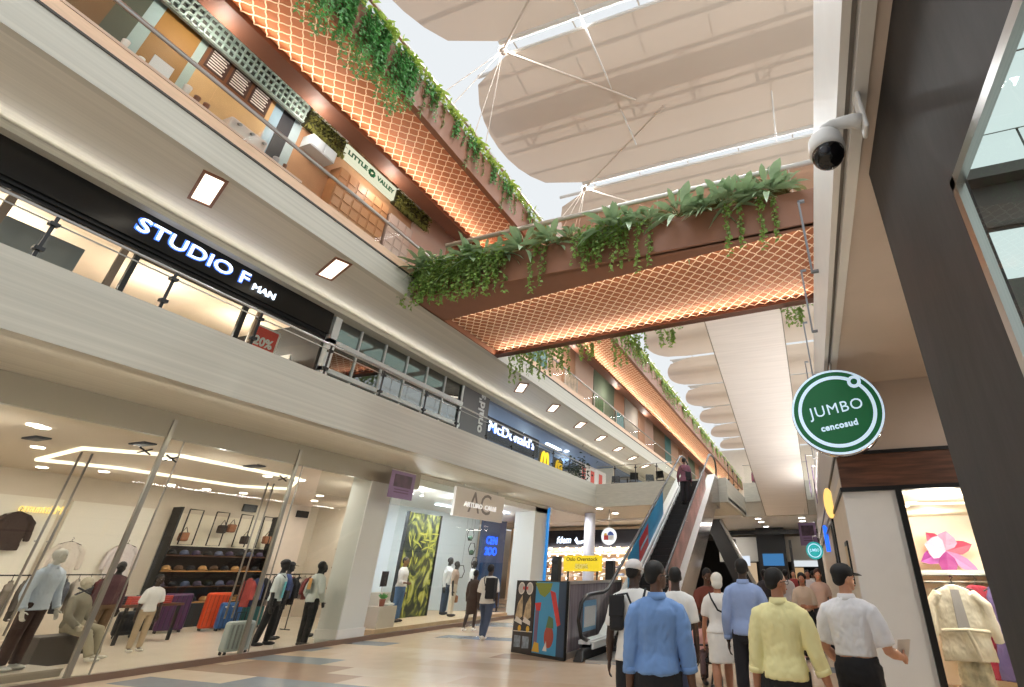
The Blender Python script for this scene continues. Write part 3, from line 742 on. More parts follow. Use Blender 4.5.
B(-11.97, -11.93, 2.45, 2.5, 4.85, 6.9).build('stand', M_BLACK, gp)
rp = thing('sale_poster', 'red and white sale poster in the upper shop window', 'poster', (-11.6, 7.0, 4.85))
lpanel(-11.5, 6.75, 7.35, 6.0, 6.75).build('sheet', mat('poster_red', (206, 70, 58), .5), rp)
fit(text('lettering', '20%', .3, M_WHITE, rp, (-11.49, 7.05, 6.4), RW, UP, .004, .01), .45)
B(-11.55, -11.52, 6.7, 7.4, 4.85, 6.8).build('stand', M_WHITE, rp)
for k, (y, z, c) in enumerate(((7.55, 6.2, (176, 60, 52)), (7.85, 6.1, (226, 216, 204)), (7.6, 5.7, (214, 190, 150)))):
    o = MB().box(-12.4, -12.0, y-.14, y+.14, z-.2, z).build('shoe_box', mat('box_%d' % k, c, .6), bevel=.01)
    tag(o, ['red box on the upper shop shelf beside the white window frame', 'white box on the upper shop shelf beside the white window frame', 'tan box on the lower shelf of the upper shop window'][k], 'box')
sh = thing('shop_shelf', 'white shelf with boxes inside the upper shop beside the white window frame', 'shelf', (-12.2, 7.7, 4.85))
for z in (5.47, 5.87, 5.98): B(-12.45, -11.95, 7.4, 8.1, z-.02, z).build('shelf_board', M_WHITE, sh)
for y in (7.4, 8.08): B(-12.45, -11.95, y, y+.02, 4.85, 6.6).build('side_panel', M_WHITE, sh)
# mullioned white window
wf = MB().box(-11.3, -11.12, 8.38, 8.58, 4.85, 7.86).box(-11.3, -11.14, 8.38, 14.1, 7.76, 7.84).box(-11.3, -11.14, 13.98, 14.08, 4.85, 7.84)
wf.box(-11.28, -11.12, 8.38, 14.1, 6.96, 7.08).box(-11.28, -11.12, 8.38, 14.1, 6.18, 6.30)
for k in range(6): wf.box(-11.27, -11.17, 8.4+.93*(k+1), 8.44+.93*(k+1), 4.85, 7.8)
struct('window_4', wf, mat('white_frame', (226, 230, 230), .4))
struct('window_5', B(-11.24, -11.21, 8.4, 14.05, 4.85, 7.8), glass('reflective_glass', (170, 180, 178), .30))
for k, (y0, y1, x, z) in enumerate(((8.9, 10.2, -11.95, 7.63), (10.4, 12.2, -11.9, 7.62), (12.7, 13.7, -12.0, 7.63))):
    o = MB().box(x-.3, x+.3, y0, y1, z, z+.07).build('ceiling_panel_light', glow('pale_panel_light', (214, 232, 226), .9))  # added glowing panels stand for the white band reflected in the panes
    tag(o, ['pale ceiling light panel behind the white mullioned window at its near end', 'pale ceiling light panel deep behind the white mullioned window', 'pale ceiling light panel behind the white mullioned window at its far end'][k], 'light')
ys_ = thing('yellow_racking', 'yellow metal racking behind the white mullioned window', 'rack', (-13, 9.5, 4.85))
for y in (8.9, 10.2, 11.5): B(-13, -12.95, y, y+.06, 4.85, 7.0).build('post', mat('yellow_steel', (190, 168, 60), .5), ys_)
for z in (6.0, 6.6): B(-13, -12.95, 8.9, 11.5, z, z+.06).build('beam', mat('yellow_steel', (190, 168, 60), .5), ys_)
for k, (y, x, lab) in enumerate(((9.2, -12.2, 'round ceiling lamp at the near end behind the white mullioned window'), (12.6, -12.6, 'round ceiling lamp at the far end behind the white mullioned window'))):
    o = MB().lathe([(.16, 0), (.16, -.03), (.02, -.035)], (x, y, 7.68), 20).build('downlight', glow('cool_lamp', (235, 244, 255), 6)); tag(o, lab, 'light')
# grey pier with the upright name, sign, arches
struct('column_3', B(-11.6, -11.15, 14.12, 15.72, 4.85, 7.84), mat('grey_pier', (112, 112, 116), .5))
us = thing('upright_sign', 'white upright letters onald\'s on the grey pier', 'sign', (-11.14, 15.2, 6.4))
fit(text('lettering', "onald's", .52, mat('sign_letter_white', (232, 234, 236), .5), us, (-11.13, 15.25, 7.02), (0, 0, 1), (0, -1, 0), .01, .012), 1.5, 2)
ms = thing('restaurant_sign', "dark sign box with glowing white letters McDonald's behind the balustrade", 'sign', (-11.2, 17.7, 6.3))
B(-11.5, -11.3, 15.75, 20.2, 6.3, 7.12).build('box', mat('navy_box', (26, 34, 48), .4), ms)
fit(text('halo', "McDonald's", .6, M_LEDB, ms, (-11.29, 17.9, 6.74), RW, UP, .004, .014), 3.75)
fit(text('lettering', "McDonald's", .6, M_LED, ms, (-11.27, 17.9, 6.74), RW, UP, .02, .0), 3.7)
def arches(mb, x, y, z, w, h, r):
    for s in (-1, 1):
        pts = []
        for i in range(13):
            t = i/12; a = PI*t
            pts.append((x, y + s*w/4 - math.cos(a)*w/4*1.0, z + math.sin(a)**.8*h))
        mb.tube(pts, r, 6)
    return mb
for k, (x, y, z, lab) in enumerate(((-10.6, 19.6, 5.75, 'bright yellow letter M sign on the dark counter behind the balustrade'), (-11.2, 22.2, 5.9, 'dim yellow letter M sign further along the counter'))):
    o = arches(MB(), x, y, z, .62, .62, .05).build('arches_sign', glow('arches_yellow_%d' % k, (250, 205, 40), 1.2 if k == 0 else .55)); tag(o, lab, 'sign')
    B(x-.06, x-.05, y-.5, y+.5, 4.85, z+.75).build('backing', mat('navy_box', (26, 34, 48), .4), o)
for k, (x, y) in enumerate(((-13.2, 16.4), (-13.2, 19.2), (-12.2, 22.6))):
    o = MB().box(x-.08, x+.08, y, y+1.6, 7.55, 7.6).build('tube_light', glow('cool_tube', (220, 236, 255), 5)); tag(o, '%s white tube light on the blue restaurant ceiling, counted from the grey pier' % ORD[k], 'light', 'tube lights on the restaurant ceiling')
for k, (x, y) in enumerate(((-12.6, 17.6), (-12.4, 20.4), (-12, 24.6))):
    o = MB().lathe([(.13, 0), (.13, -.03), (.02, -.035)], (x, y, 7.6), 18).build('downlight', glow('cool_lamp', (235, 244, 255), 6)); tag(o, '%s round lamp on the blue restaurant ceiling, counted from the grey pier' % ORD[k], 'light', 'round lamps on the restaurant ceiling')
pt = thing('potted_tree', 'dark bushy artificial tree in a planter behind the balustrade', 'plant', (-10.4, 22.5, 4.85))
f = MB()
for k in range(260):
    p = Vector((-10.4+random.gauss(0, .3), 22.5+random.gauss(0, .45), 6.2+random.gauss(0, .3)))
    leaf(f, p, (rnd(-1, 1), rnd(-1, 1), rnd(-.5, 1)), (rnd(-1, 1), -1, .5), .22, .09, .2, 2)
f.build('foliage', mat('dark_foliage', (40, 52, 38), .6), pt)
MB().tube([(-10.4, 22.5, 5.3), (-10.4, 22.5, 6.1)], .04, 8).build('trunk', M_STEM, pt)
MB().lathe([(.22, 4.85), (.3, 5.35), (.27, 5.35), (.25, 5.3)], (-10.4, 22.5, 0), 18).build('pot', M_DARK, pt)
pp = thing('wall_poster', 'white poster with red lettering on the far restaurant wall', 'poster', (-10.8, 26, 4.85))
lpanel(-10.8, 23.8, 27.6, 5.7, 6.8).build('sheet', mat('poster_white', (216, 210, 208), .5), pp)
for k in range(3): lpanel(-10.79, 24.1+1.2*k, 24.6+1.2*k, 5.9, 6.6, .01).build('print', mat('poster_red', (206, 70, 58), .5), pp)
# tables and chairs of the gallery above the hall end
def cafe_chair():
    t = thing('cafe_chair', 'x', 'chair', (0, 0, 0), 'dark chairs on the gallery')
    B(-.2, .2, -.2, .2, .43, .47).build('seat', M_BLACK, t, .01)
    MB().hexa([(-.2, .18, .55), (.2, .18, .55), (.2, .21, .55), (-.2, .21, .55), (-.18, .25, .85), (.18, .25, .85), (.18, .28, .85), (-.18, .28, .85)]).build('backrest', M_BLACK, t)
    for sx in (-.18, .18):
        for sy in (-.18, .18): MB().tube([(sx, sy, .44), (sx*1.1, sy*1.1, 0)], .014, 6).build('leg', M_BLACK, t)
        MB().tube([(sx, .19, .45), (sx, .26, .84)], .012, 6).build('back_post', M_BLACK, t)
    return t
c0 = cafe_chair()
for k, (x, y, r) in enumerate(((-8.2, 22.2, .3), (-7.3, 22.1, -2.6), (-6.5, 22.3, .5), (-5.9, 22.1, 2.9))):
    lab = '%s dark cafe chair behind the gallery balustrade, counted towards the escalator' % ORD[k]
    if k == 0: c0.location = (x, y, 4.85); c0.rotation_euler = (0, 0, r); c0['label'] = lab
    else: dup(c0, (x, y, 4.85), r, lab)
ct = thing('cafe_table', 'dark cafe table between the chairs of the gallery', 'table', (-7.75, 22.6, 4.85))
MB().lathe([(.4, 5.57), (.4, 5.6), (.01, 5.6)], (-7.75, 22.6, 0), 24).build('top', M_BLACK, ct); MB().tube([(-7.75, 22.6, 5.57), (-7.75, 22.6, 4.87)], .03, 8).build('stem', M_BLACK, ct); MB().lathe([(.24, 4.85), (.24, 4.87), (.02, 4.89)], (-7.75, 22.6, 0), 20).build('foot', M_BLACK, ct)
# ================================================================== STOREY THREE CAFES
CX = -10.4
M_COUNT = mat('pale_pink_counter', (226, 198, 182), .4)
ct = thing('cafe_counter', 'long pale pink cafe counter behind the glass of storey three', 'counter', (-9.6, 3, 8.4))
B(-9.95, -9.35, 0.9, 5.3, 8.4, 9.12).build('body', M_LTWOOD, ct); B(-10, -9.3, .9, 5.3, 9.12, 9.17).build('worktop', M_COUNT, ct)
mb = thing('menu_board', 'dark framed menu board with three columns of white lines above the cafe counter', 'menu board', (CX, 3.95, 10.85))
lpanel(CX, 3.28, 4.68, 10.85, 11.55, .05).build('frame', mat('menu_brown', (112, 74, 48), .5), mb)
for k in range(3):
    p = lpanel(CX+.01, 3.34+.46*k, 3.74+.46*k, 10.92, 11.49, .02).build('panel', mat('menu_dark', (74, 52, 44), .5), mb)
    for q in range(7): lpanel(CX+.016, 3.38+.46*k, 3.69+.46*k-.03*(q % 2), 10.97+.07*q, 11.0+.07*q, .008).build('line', mat('menu_white', (232, 226, 216), .5), p)
la = thing('lattice_screen', 'pale green slatted lattice screen hanging over the cafe', 'screen', (-10.2, 3, 11.4))
g = MB()
for z in (11.38, 11.56, 11.74, 11.92): g.box(-10.24, -10.18, .5, 5.35, z, z+.03)
k = .5
while k < 5.36: g.box(-10.24, -10.18, k, k+.03, 11.38, 11.95); k += .12
g.build('slats', mat('pale_green_slat', (176, 194, 184), .5), la); B(-10.3, -10.25, .5, 5.35, 11.38, 11.95).build('backing', mat('screen_back', (104, 104, 96), .7), la)
for k, (y0, y1, z0, z1, c) in enumerate(((-1, .9, 8.4, 12.7, (186, 168, 138)), (1.1, 1.95, 9.2, 12.7, (120, 92, 62)), (1.95, 2.3, 9.2, 12.7, (84, 88, 74)), (2.3, 2.5, 9.2, 12.7, (156, 176, 172)), (2.5, 3.15, 9.2, 12.7, (148, 108, 52)), (3.15, 3.3, 8.4, 12.7, (162, 180, 172)), (3.3, 4.8, 8.4, 12.7, (206, 168, 118)), (4.8, 5.0, 8.4, 12.7, (150, 176, 190)), (5.0, 5.3, 8.4, 12.7, (52, 52, 56)), (5.3, 5.5, 8.4, 12.7, (176, 192, 196)), (5.5, 9.4, 8.4, 12.7, (190, 144, 108)))):
    struct('wall_cafe_%d' % k, B(CX-.2, CX-.06, y0, y1, z0, z1), mat('cafe_panel_%d' % k, c, .6, vary=.06, scale=3))
lv = thing('cafe_sign', 'cream board lettered LITTLE VALLEY in dark green between moss boxes', 'sign', (CX, 7.4, 11.5))
lpanel(CX+.1, 6.58, 8.42, 11.52, 11.98, .1).build('board', glow('cream_board', (226, 226, 196), .75), lv)
M_DG = mat('dark_green_ink', (28, 92, 56), .5)
fit(text('lettering', 'LITTLE', .2, M_DG, lv, (CX+.11, 7.0, 11.75), RW, UP, .004, .008), .66)
fit(text('lettering', 'VALLEY', .2, M_DG, lv, (CX+.11, 8.02, 11.75), RW, UP, .004, .008), .66)
fl = MB()
for k in range(8):
    a = 2*PI*k/8; fl.ell((CX+.11, 7.5+.085*math.cos(a), 11.75+.085*math.sin(a)), (.01, .05, .05), 10, 6)
fl.build('flower_mark', M_DG, lv); MB().ell((CX+.12, 7.5, 11.75), (.01, .04, .04), 10, 6).build('flower_mark', mat('cream_dot', (226, 226, 196), .5), lv)
def moss_box(y0, y1, lab):
    t = thing('moss_box', lab, 'planter', (CX, (y0+y1)/2, 11.4), 'moss boxes of the cafe front')
    f = MB()
    for k in range(int((y1-y0)*260)):
        p = Vector((CX+.1+rnd(0, .08), rnd(y0, y1), rnd(11.5, 11.98)))
        leaf(f, p, (rnd(.2, 1), rnd(-1, 1), rnd(-1, .6)), (1, rnd(-1, 1), rnd(-1, 1)), .09, .05, .2, 2)
    for k in range(int((y1-y0)*90)):
        p = Vector((CX+.16+rnd(0, .05), rnd(y0, y1), 11.5)); leaf(f, p, (rnd(-.1, .2), rnd(-.3, .3), -1), (1, 0, 0), rnd(.1, .24), .035, .1, 2)
    f.build('moss', mat('moss_green', (122, 120, 56), .8, vary=.4, scale=6), t); B(CX-.07, CX+.1, y0, y1, 11.5, 11.98).build('box', mat('moss_back', (70, 66, 38), .8), t)
    B(CX+.02, CX+.2, y0, y1, 11.98, 12.02).build('shelf', M_WHITE, t)
moss_box(5.45, 6.55, 'moss box beside the lattice screen, before the cream cafe sign'); moss_box(8.46, 9.9, 'moss box at the footbridge end of the cream cafe sign')
for k, (y0, y1, z0, z1, c, lab) in enumerate(((5.6, 6.3, 10.9, 11.25, (206, 214, 218), 'silver oven hatch below the moss box of the cafe'), (6.5, 8.2, 9.2, 11.0, (176, 126, 84), 'tan tiled cupboard front below the cream cafe sign'), (8.3, 9.2, 9.6, 10.9, (196, 176, 164), 'pale shelf cabinet near the footbridge end of the cafe'))):
    t = thing('cafe_cabinet', lab, 'cabinet', (CX, y0, z0))
    lpanel(CX+.3, y0, y1, z0, z1, .355).build('body', mat('cab_%d' % k, c, .5), t, .01)
    q = MB(); ny = max(1, int((y1-y0)/.28)); nz = max(1, int((z1-z0)/.3))
    for i in range(ny):
        for j in range(nz): q.box(CX+.3, CX+.315, y0+(y1-y0)*i/ny+.03, y0+(y1-y0)*(i+1)/ny-.03, z0+(z1-z0)*j/nz+.03, z0+(z1-z0)*(j+1)/nz-.03)
    q.build('door_panels', mat('cabf_%d' % k, tuple(min(255, v+16) for v in c), .5), t)
cm = thing('coffee_machine', 'pale coffee machine on the pink cafe counter', 'coffee machine', (-9.6, 4.1, 9.17))
B(-9.75, -9.4, 3.75, 4.5, 9.17, 9.52).build('body', mat('machine_cream', (222, 206, 196), .3), cm, .05)
for y in (3.9, 4.15, 4.4): MB().tube([(-9.4, y, 9.42), (-9.32, y, 9.38)], .03, 8).build('group_head', M_STEEL, cm)
jar_l = ['tall glass tumbler', 'brown sundae glass', 'second brown sundae glass', 'white canister', 'white paper cup', 'silver pitcher', 'small brown bottle']
for k, (y, r, h, c) in enumerate(((2.1, .05, .22, (226, 222, 216)), (3.2, .05, .2, (122, 78, 54)), (3.36, .05, .2, (138, 88, 62)), (3.02, .06, .26, (224, 216, 206)), (2.35, .045, .13, (236, 232, 226)), (4.75, .06, .2, (170, 170, 172)), (4.95, .04, .2, (112, 70, 46)))):
    o = MB().lathe([(r*.7, 9.17), (r, 9.17+h*.8), (r*1.05, 9.17+h), (r*.9, 9.17+h), (r*.6, 9.2)], (-9.45, y, 0), 14).build('cafe_vessel', mat('jar_%d' % k, c, .3), smooth=True); tag(o, jar_l[k]+' on the pink cafe counter', 'vessel')
mn = thing('menu_stand', 'small white menu stand on the near end of the cafe counter', 'menu', (-9.5, 2.6, 9.17)); lpanel(-9.45, 2.45, 2.75, 9.17, 9.55, .015).build('sheet', M_WHITE, mn)
# fronts of the cafes beyond the footbridge
PAL = [(206, 160, 132), (220, 186, 168), (150, 124, 100), (92, 142, 140), (214, 178, 152), (196, 150, 120), (228, 196, 176), (120, 132, 110), (210, 160, 130), (184, 176, 166)]
y = 9.42
k = 11
while y < 60:
    wd = 1.6+(k*37 % 5)*.45; c = PAL[k % 10]
    struct('wall_cafe_%d' % k, B(CX-.2, CX-.06+.02*(k % 3), y, y+wd-.06, 8.4, 12.6-.1*(k % 3)), mat('cafe_p_%d' % k, c, .6)); y += wd; k += 1
for k, (y, c) in enumerate(((14.0, (190, 120, 96)), (17.2, (96, 150, 150)), (20.6, (214, 196, 176)), (24.4, (84, 120, 76)), (28, (90, 150, 156)))):
    t = thing('cafe_poster', '%s framed poster on the storey three cafe fronts beyond the footbridge' % ORD[k], 'poster', (CX, y, 9.4), 'posters on the cafe fronts')
    lpanel(CX+.06, y, y+1.4, 9.4, 10.7, .14).build('sheet', mat('cpost_%d' % k, c, .5, vary=.3, scale=4), t)
    f = MB()
    for a in ((y-.04, y, 9.36, 10.74), (y+1.4, y+1.44, 9.36, 10.74), (y, y+1.4, 10.7, 10.74), (y, y+1.4, 9.36, 9.4)): f.box(CX+.02, CX+.08, *a)
    f.build('frame', M_WHITE, t)
# ================================================================== ESCALATOR
T30 = math.tan(PI/6)
ES = thing('escalator', 'escalator with white side decks and dark steps climbing to the second storey', 'escalator', (-4.0, 11, 0))
EXL, EXR = -4.78, -3.30
def ez(y): return .28 if y < 12.1 else min(5.15, .28+(y-12.1)*T30)
def prof(ys, dz): return [(y, ez(y)+dz) for y in ys]
ya = [11.0, 11.8, 12.1, 12.4, 14, 16, 18, 20, 20.53, 21.4]
def strip(x0, x1, lo, hi, ys=ya):      # a band between two heights above the slope line
    mb = MB(); R = []
    for y in ys: R.append([(x0, y, max(.01, ez(y)+lo)), (x1, y, max(.01, ez(y)+lo)), (x1, y, ez(y)+hi), (x0, y, ez(y)+hi)])
    return mb.loft(R)
M_DECK = mat('deck_aluminium', (226, 228, 226), .4, 0)
strip(EXL-.06, EXL+.20, -.02, .05).build('side_deck', M_DECK, ES); strip(EXR-.22, EXR+.04, -.02, .05).build('side_deck', M_DECK, ES)
strip(EXL+.24, EXL+.28, -.1, .03).build('skirt', M_DECK, ES); strip(EXR-.28, EXR-.24, -.1, .03).build('skirt', M_DECK, ES)
strip(EXL-.02, EXL+.02, -1.15, -.02).build('truss_cladding', mat('dark_cladding', (36, 34, 36), .35), ES)
strip(EXR-.02, EXR+.02, -1.15, -.02).build('truss_cladding', mat('mirror_cladding', (168, 160, 158), .12, .9), ES)
strip(EXL, EXR, -1.2, -1.12).build('underside', mat('grey_cladding', (120, 116, 114), .3, .5), ES)
M_STEP = mat('dark_step', (40, 37, 36), .5, .3)
z = -.15
for k in range(27):
    y = 11.9+k*.335; zt = max(.08, min(4.93, .02+(y-11.9+.15)*T30))
    mb = MB().box(EXL+.28, EXR-.28, y, y+.40, zt-.22, zt)
    for q in range(16): mb.box(EXL+.30+q*.056, EXL+.325+q*.056, y, y+.39, zt, zt+.008)
    mb.build('step', M_STEP, ES)
B(EXL+.28, EXR-.28, 10.6, 11.9, .0, .05).build('landing_plate', M_STEEL, ES)
B(EXL+.2, EXR-.2, 20.6, 21.7, 4.86, 4.92).build('landing_plate', M_STEEL, ES)
for x in (EXL+.12, EXR-.12):
    hp = [(x, 11.15, .30), (x, 10.72, .42), (x, 10.55, .72), (x, 10.66, 1.02), (x, 10.95, 1.16)] + [(x, y, ez(y)+.90) for y in (11.5, 11.9, 12.2, 12.6, 14, 16, 18, 20, 20.4, 20.8)] + [(x, 21.5, 6.07), (x, 21.85, 5.95), (x, 21.98, 5.65), (x, 21.85, 5.35)]
    MB().tube(hp, .04, 10).build('handrail', mat('rubber_black', (22, 22, 24), .35), ES, smooth=True)
    mb = MB(); pts = [(10.62, .5), (10.62, .95), (10.95, 1.14)] + [(y, ez(y)+.88) for y in (11.5, 12.1, 12.6, 16, 20, 20.5)] + [(21.5, 6.02), (21.9, 5.65), (21.5, 5.2)] + [(y, ez(y)) for y in (20.53, 16, 12.4, 12.1, 11)]
    mb.prism(pts, lambda p: (x-.006, p[0], p[1]), lambda p: (x+.006, p[0], p[1])).build('glass_balustrade', M_RAILG, ES)
for x in (EXL+.1, EXR-.1): MB().hexa([(x-.12, 10.62, .0), (x+.12, 10.62, .0), (x+.14, 11.9, .0), (x-.14, 11.9, .0), (x-.07, 10.75, .2), (x+.07, 10.75, .2), (x+.12, 11.9, .27), (x-.12, 11.9, .27)]).build('newel_base', M_BLACK, ES, .03)
def gband(x, lo, hi, ys, t=.004): return strip(x-t, x+t, lo, hi, ys)
gl = gband(EXL+.135, .06, .82, [13.6, 14.5, 16, 17.4]).build('balustrade_print', mat('print_blue', (52, 140, 184), .4, vary=.12, scale=1.2), ES)
gband(EXL+.145, .10, .7, [14.6, 15.1, 15.5]).build('print_patch', mat('print_red', (190, 50, 46), .4), gl)
gband(EXL+.152, .36, .44, [14.7, 15.0, 15.4]).build('print_patch', mat('print_pale', (150, 196, 214), .4), gl)
gr = gband(EXR-.135, .06, .80, [13.2, 14.5, 16, 17.5, 19.2]).build('balustrade_print', mat('print_dusty_red', (166, 112, 108), .35, vary=.45, scale=1.6), ES)
for a, b in ((16.4, 17.1), (14.0, 14.4)): gband(EXR-.145, .1, .6, [a, (a+b)/2, b]).build('print_patch', M_WHITE, gr)
gband(EXR-.145, .2, .7, [17.4, 17.9, 18.3]).build('print_patch', mat('print_red', (190, 50, 46), .4), gr)
# dark second flight behind
e2 = thing('escalator', 'dark side of a second escalator beyond the first one under the gallery', 'escalator', (-5, 27, 0))
MB().hexa([(-3.5, 29, .0), (-2.5, 29, .0), (-2.5, 29.4, .0), (-3.5, 29.4, .0), (-5.4, 29, 4.25), (-4.5, 29, 4.25), (-4.5, 29.4, 4.25), (-5.4, 29.4, 4.25)]).build('side_panel', mat('dark_cladding', (36, 34, 36), .35), e2)
MB().tube([(-2.48, 28.95, .08), (-4.46, 28.95, 4.2)], .09, 8).build('edge_trim', M_STEEL, e2)
# sloping clad underside of the moving walkway between storeys two and three
WS = (7.93-4.27)/(28-12.75)
wk = thing('moving_walkway', 'sloping moving walkway with a broad pale panelled underside behind the footbridge', 'moving walkway', (-.9, 28, 4.27))
def wq(x, y, dz): return (x, y, 4.27+(28-y)*WS+dz)
def wband(x0, x1, d0, d1, y0=12.3, y1=28.0): return MB().hexa([wq(x0, y0, d0), wq(x1, y0, d0), wq(x1, y1, d0), wq(x0, y1, d0), wq(x0, y0, d1), wq(x1, y0, d1), wq(x1, y1, d1), wq(x0, y1, d1)])
WX0, WX1 = -1.92, .16
wband(WX0, WX1, 0, .06).build('underside_panel', mat('pale_wood_panel', (246, 240, 236), .5, vary=.05, scale=2.5, stretch=(.3, 6, 6)), wk)
wband(WX0-.03, WX0, -.01, .95).build('side_cladding', mat('warm_grey_edge', (150, 140, 128), .5), wk); wband(WX1, WX1+.03, -.01, .95).build('side_cladding', mat('warm_grey_edge', (150, 140, 128), .5), wk)
wband(WX0+.4, WX1-.4, .75, .8).build('tread_band', M_STEP, wk)
for x in (WX0+.25, WX1-.25):
    wband(x-.01, x+.01, .9, 1.75).build('glass_balustrade', M_RAILG, wk); wband(x-.04, x+.04, 1.75, 1.82).build('handrail', M_BLACK, wk)
# ================================================================== ADVERT HOARDING by the escalator
hb = thing('advert_hoarding', 'low hoarding with shoe adverts and a blue map print beside the escalator foot', 'hoarding', (-5.8, 11, 0))
A = Vector((-6.66, 11.42, 0)); Bp = Vector((-4.98, 10.62, 0)); hd = (Bp-A).normalized(); hn = Vector((hd.y, -hd.x, 0)); HT = 1.42
def hp_(u0, u1, z0, z1, t0, t1):
    L = (Bp-A).length
    a0 = A+hd*(L*u0); a1 = A+hd*(L*u1)
    return MB().hexa([a0+hn*t0+Vector((0, 0, z0)), a1+hn*t0+Vector((0, 0, z0)), a1+hn*t1+Vector((0, 0, z0)), a0+hn*t1+Vector((0, 0, z0)), a0+hn*t0+Vector((0, 0, z1)), a1+hn*t0+Vector((0, 0, z1)), a1+hn*t1+Vector((0, 0, z1)), a0+hn*t1+Vector((0, 0, z1))])
hp_(0, 1, 0, HT, -.06, 0).build('panel', M_BLACK, hb)
sp_ = hp_(.01, .40, .02, HT-.02, 0, .006).build('shoe_print', mat('print_charcoal', (42, 36, 36), .4, vary=.3, scale=5), hb)
bp_ = hp_(.42, .86, .06, HT-.02, 0, .006).build('map_print', mat('print_blue2', (58, 138, 178), .4), hb)
hp_(.86, .99, .06, HT-.02, 0, .006).build('map_print', mat('print_navy', (40, 60, 84), .4), hb)
def hdisc(u, z, r, t, m, parent, name, sx=1):
    c = A+hd*((Bp-A).length*u)+Vector((0, 0, z))
    T = Matrix((hd, Vector((0, 0, 1)), hn)).transposed().to_4x4(); T.translation = c
    mb = MB(); mb.lathe([(r, t-.003), (r, t), (.001, t)], n=24, T=T @ Matrix.Diagonal((sx, 1, 1, 1))); return mb.build(name, m, parent)
def hpoly(pts, t, m, parent, name):
    L = (Bp-A).length
    return MB().prism(pts, lambda p: A+hd*(L*p[0])+hn*(t-.003)+Vector((0, 0, p[1])), lambda p: A+hd*(L*p[0])+hn*t+Vector((0, 0, p[1]))).build(name, m, parent)
M_PALE = mat('print_cream', (208, 200, 190), .4)
for u in (.12, .29):
    hdisc(u, 1.26, .125, .010, M_PALE, sp_, 'logo_disc', 1); hdisc(u, 1.26, .10, .012, mat('print_grey', (176, 168, 162), .4), sp_, 'logo_disc')
    hpoly([(u-.05, .95), (u+.03, 1.12), (u+.05, .98), (u+.06, .7), (u-.04, .62), (u-.09, .68)], .010, mat('print_boot', (176, 152, 118), .4, vary=.4, scale=9), sp_, 'boot_print')
    hpoly([(u-.10, .60), (u+.06, .54), (u+.06, .62), (u-.06, .70)], .011, M_PALE, sp_, 'sole_print')
    hdisc(u+.02, .47, .06, .010, mat('print_yellow', (206, 160, 50), .4), sp_, 'badge_print')
    hpoly([(u-.07, .10), (u+.06, .12), (u+.06, .33), (u-.07, .33)], .010, mat('print_steelblue', (120, 130, 140), .4, vary=.5, scale=12), sp_, 'photo_print')
text('lettering', 'M  M', .10, mat('print_red', (190, 50, 46), .4), sp_, A+hd*((Bp-A).length*.205)+hn*.014+Vector((0, 0, 1.26)), hd, UP, .001, .004)
hpoly([(.02, .40), (.40, .42), (.40, .435), (.02, .415)], .010, M_PALE, sp_, 'line_print')
hpoly([(.40, 1.38), (.74, 1.38), (.70, 1.22), (.60, 1.10), (.50, 1.16)], .010, mat('print_olive', (122, 132, 44), .4), bp_, 'map_patch')
hpoly([(.70, 1.24), (.80, 1.20), (.92, .62), (.86, .58), (.78, .90)], .010, mat('print_red', (190, 50, 46), .4), bp_, 'map_patch')
hpoly([(.42, .98), (.54, 1.0), (.53, .84), (.45, .84)], .010, mat('print_red', (190, 50, 46), .4), bp_, 'map_patch')
hpoly([(.44, .84), (.51, .84), (.50, .1), (.44, .1)], .010, mat('print_violet', (110, 84, 110), .4), bp_, 'map_patch')
hpoly([(.42, .08), (.56, .08), (.54, .24), (.46, .26)], .011, mat('print_yellow', (206, 160, 50), .4), bp_, 'map_patch')
hdisc(.72, .38, .20, .010, mat('print_brick', (160, 66, 50), .4), bp_, 'map_patch', .8); hpoly([(.66, .54), (.80, .54), (.78, .72), (.70, .76)], .011, mat('print_leafgreen', (84, 112, 70), .4), bp_, 'map_patch')
hpoly([(.62, .12), (.68, .3), (.70, .12)], .012, M_PALE, bp_, 'map_patch')
hg = thing('glazed_barrier', 'dark glazed barrier with posters between the hoarding and the yellow light box', 'barrier', (-5.2, 12.4, 0))
MB().box(-5.06, -5.0, 10.75, 14.2, 0, .12).box(-5.06, -5.0, 10.75, 14.2, 1.36, 1.42).box(-5.06, -5.0, 10.75, 10.81, 0, 1.42).box(-5.06, -5.0, 14.14, 14.2, 0, 1.42).build('frame', M_ALU, hg)
B(-5.05, -5.01, 10.81, 14.14, .12, 1.36).build('panel', mat('smoked_print', (124, 116, 122), .2, vary=.35, scale=2.2, stretch=(1, 4, .3)), hg)
B(-5.0, -4.985, 11.55, 12.3, .42, 1.02).build('notice', mat('notice_blue', (100, 150, 190), .4), hg); B(-4.985, -4.98, 11.6, 12.25, .5, .9).build('notice', mat('notice_white', (200, 200, 204), .4), hg)
yb = thing('light_box', 'yellow light box lettered Oslo Overstock on a grey counter', 'sign', (-7.3, 17.5, 0))
B(-8.35, -6.95, 17.4, 17.6, 1.62, 2.12).build('box', glow('yellow_light_box', (246, 214, 40), .7), yb)
fit(text('lettering', 'Oslo Overstock', .17, M_BLACK, yb, (-7.65, 17.39, 2.0), (1, 0, 0), UP, .004, .002), 1.2, 0)
fit(text('lettering', '50%', .2, mat('pale_yellow_ink', (250, 238, 150), .4), yb, (-7.65, 17.39, 1.77), (1, 0, 0), UP, .004, .01), .5, 0)
for x in (-8.2, -7.1): MB().tube([(x, 17.5, 1.62), (x, 17.5, 1.1)], .03, 6).build('leg', M_BLACK, yb)
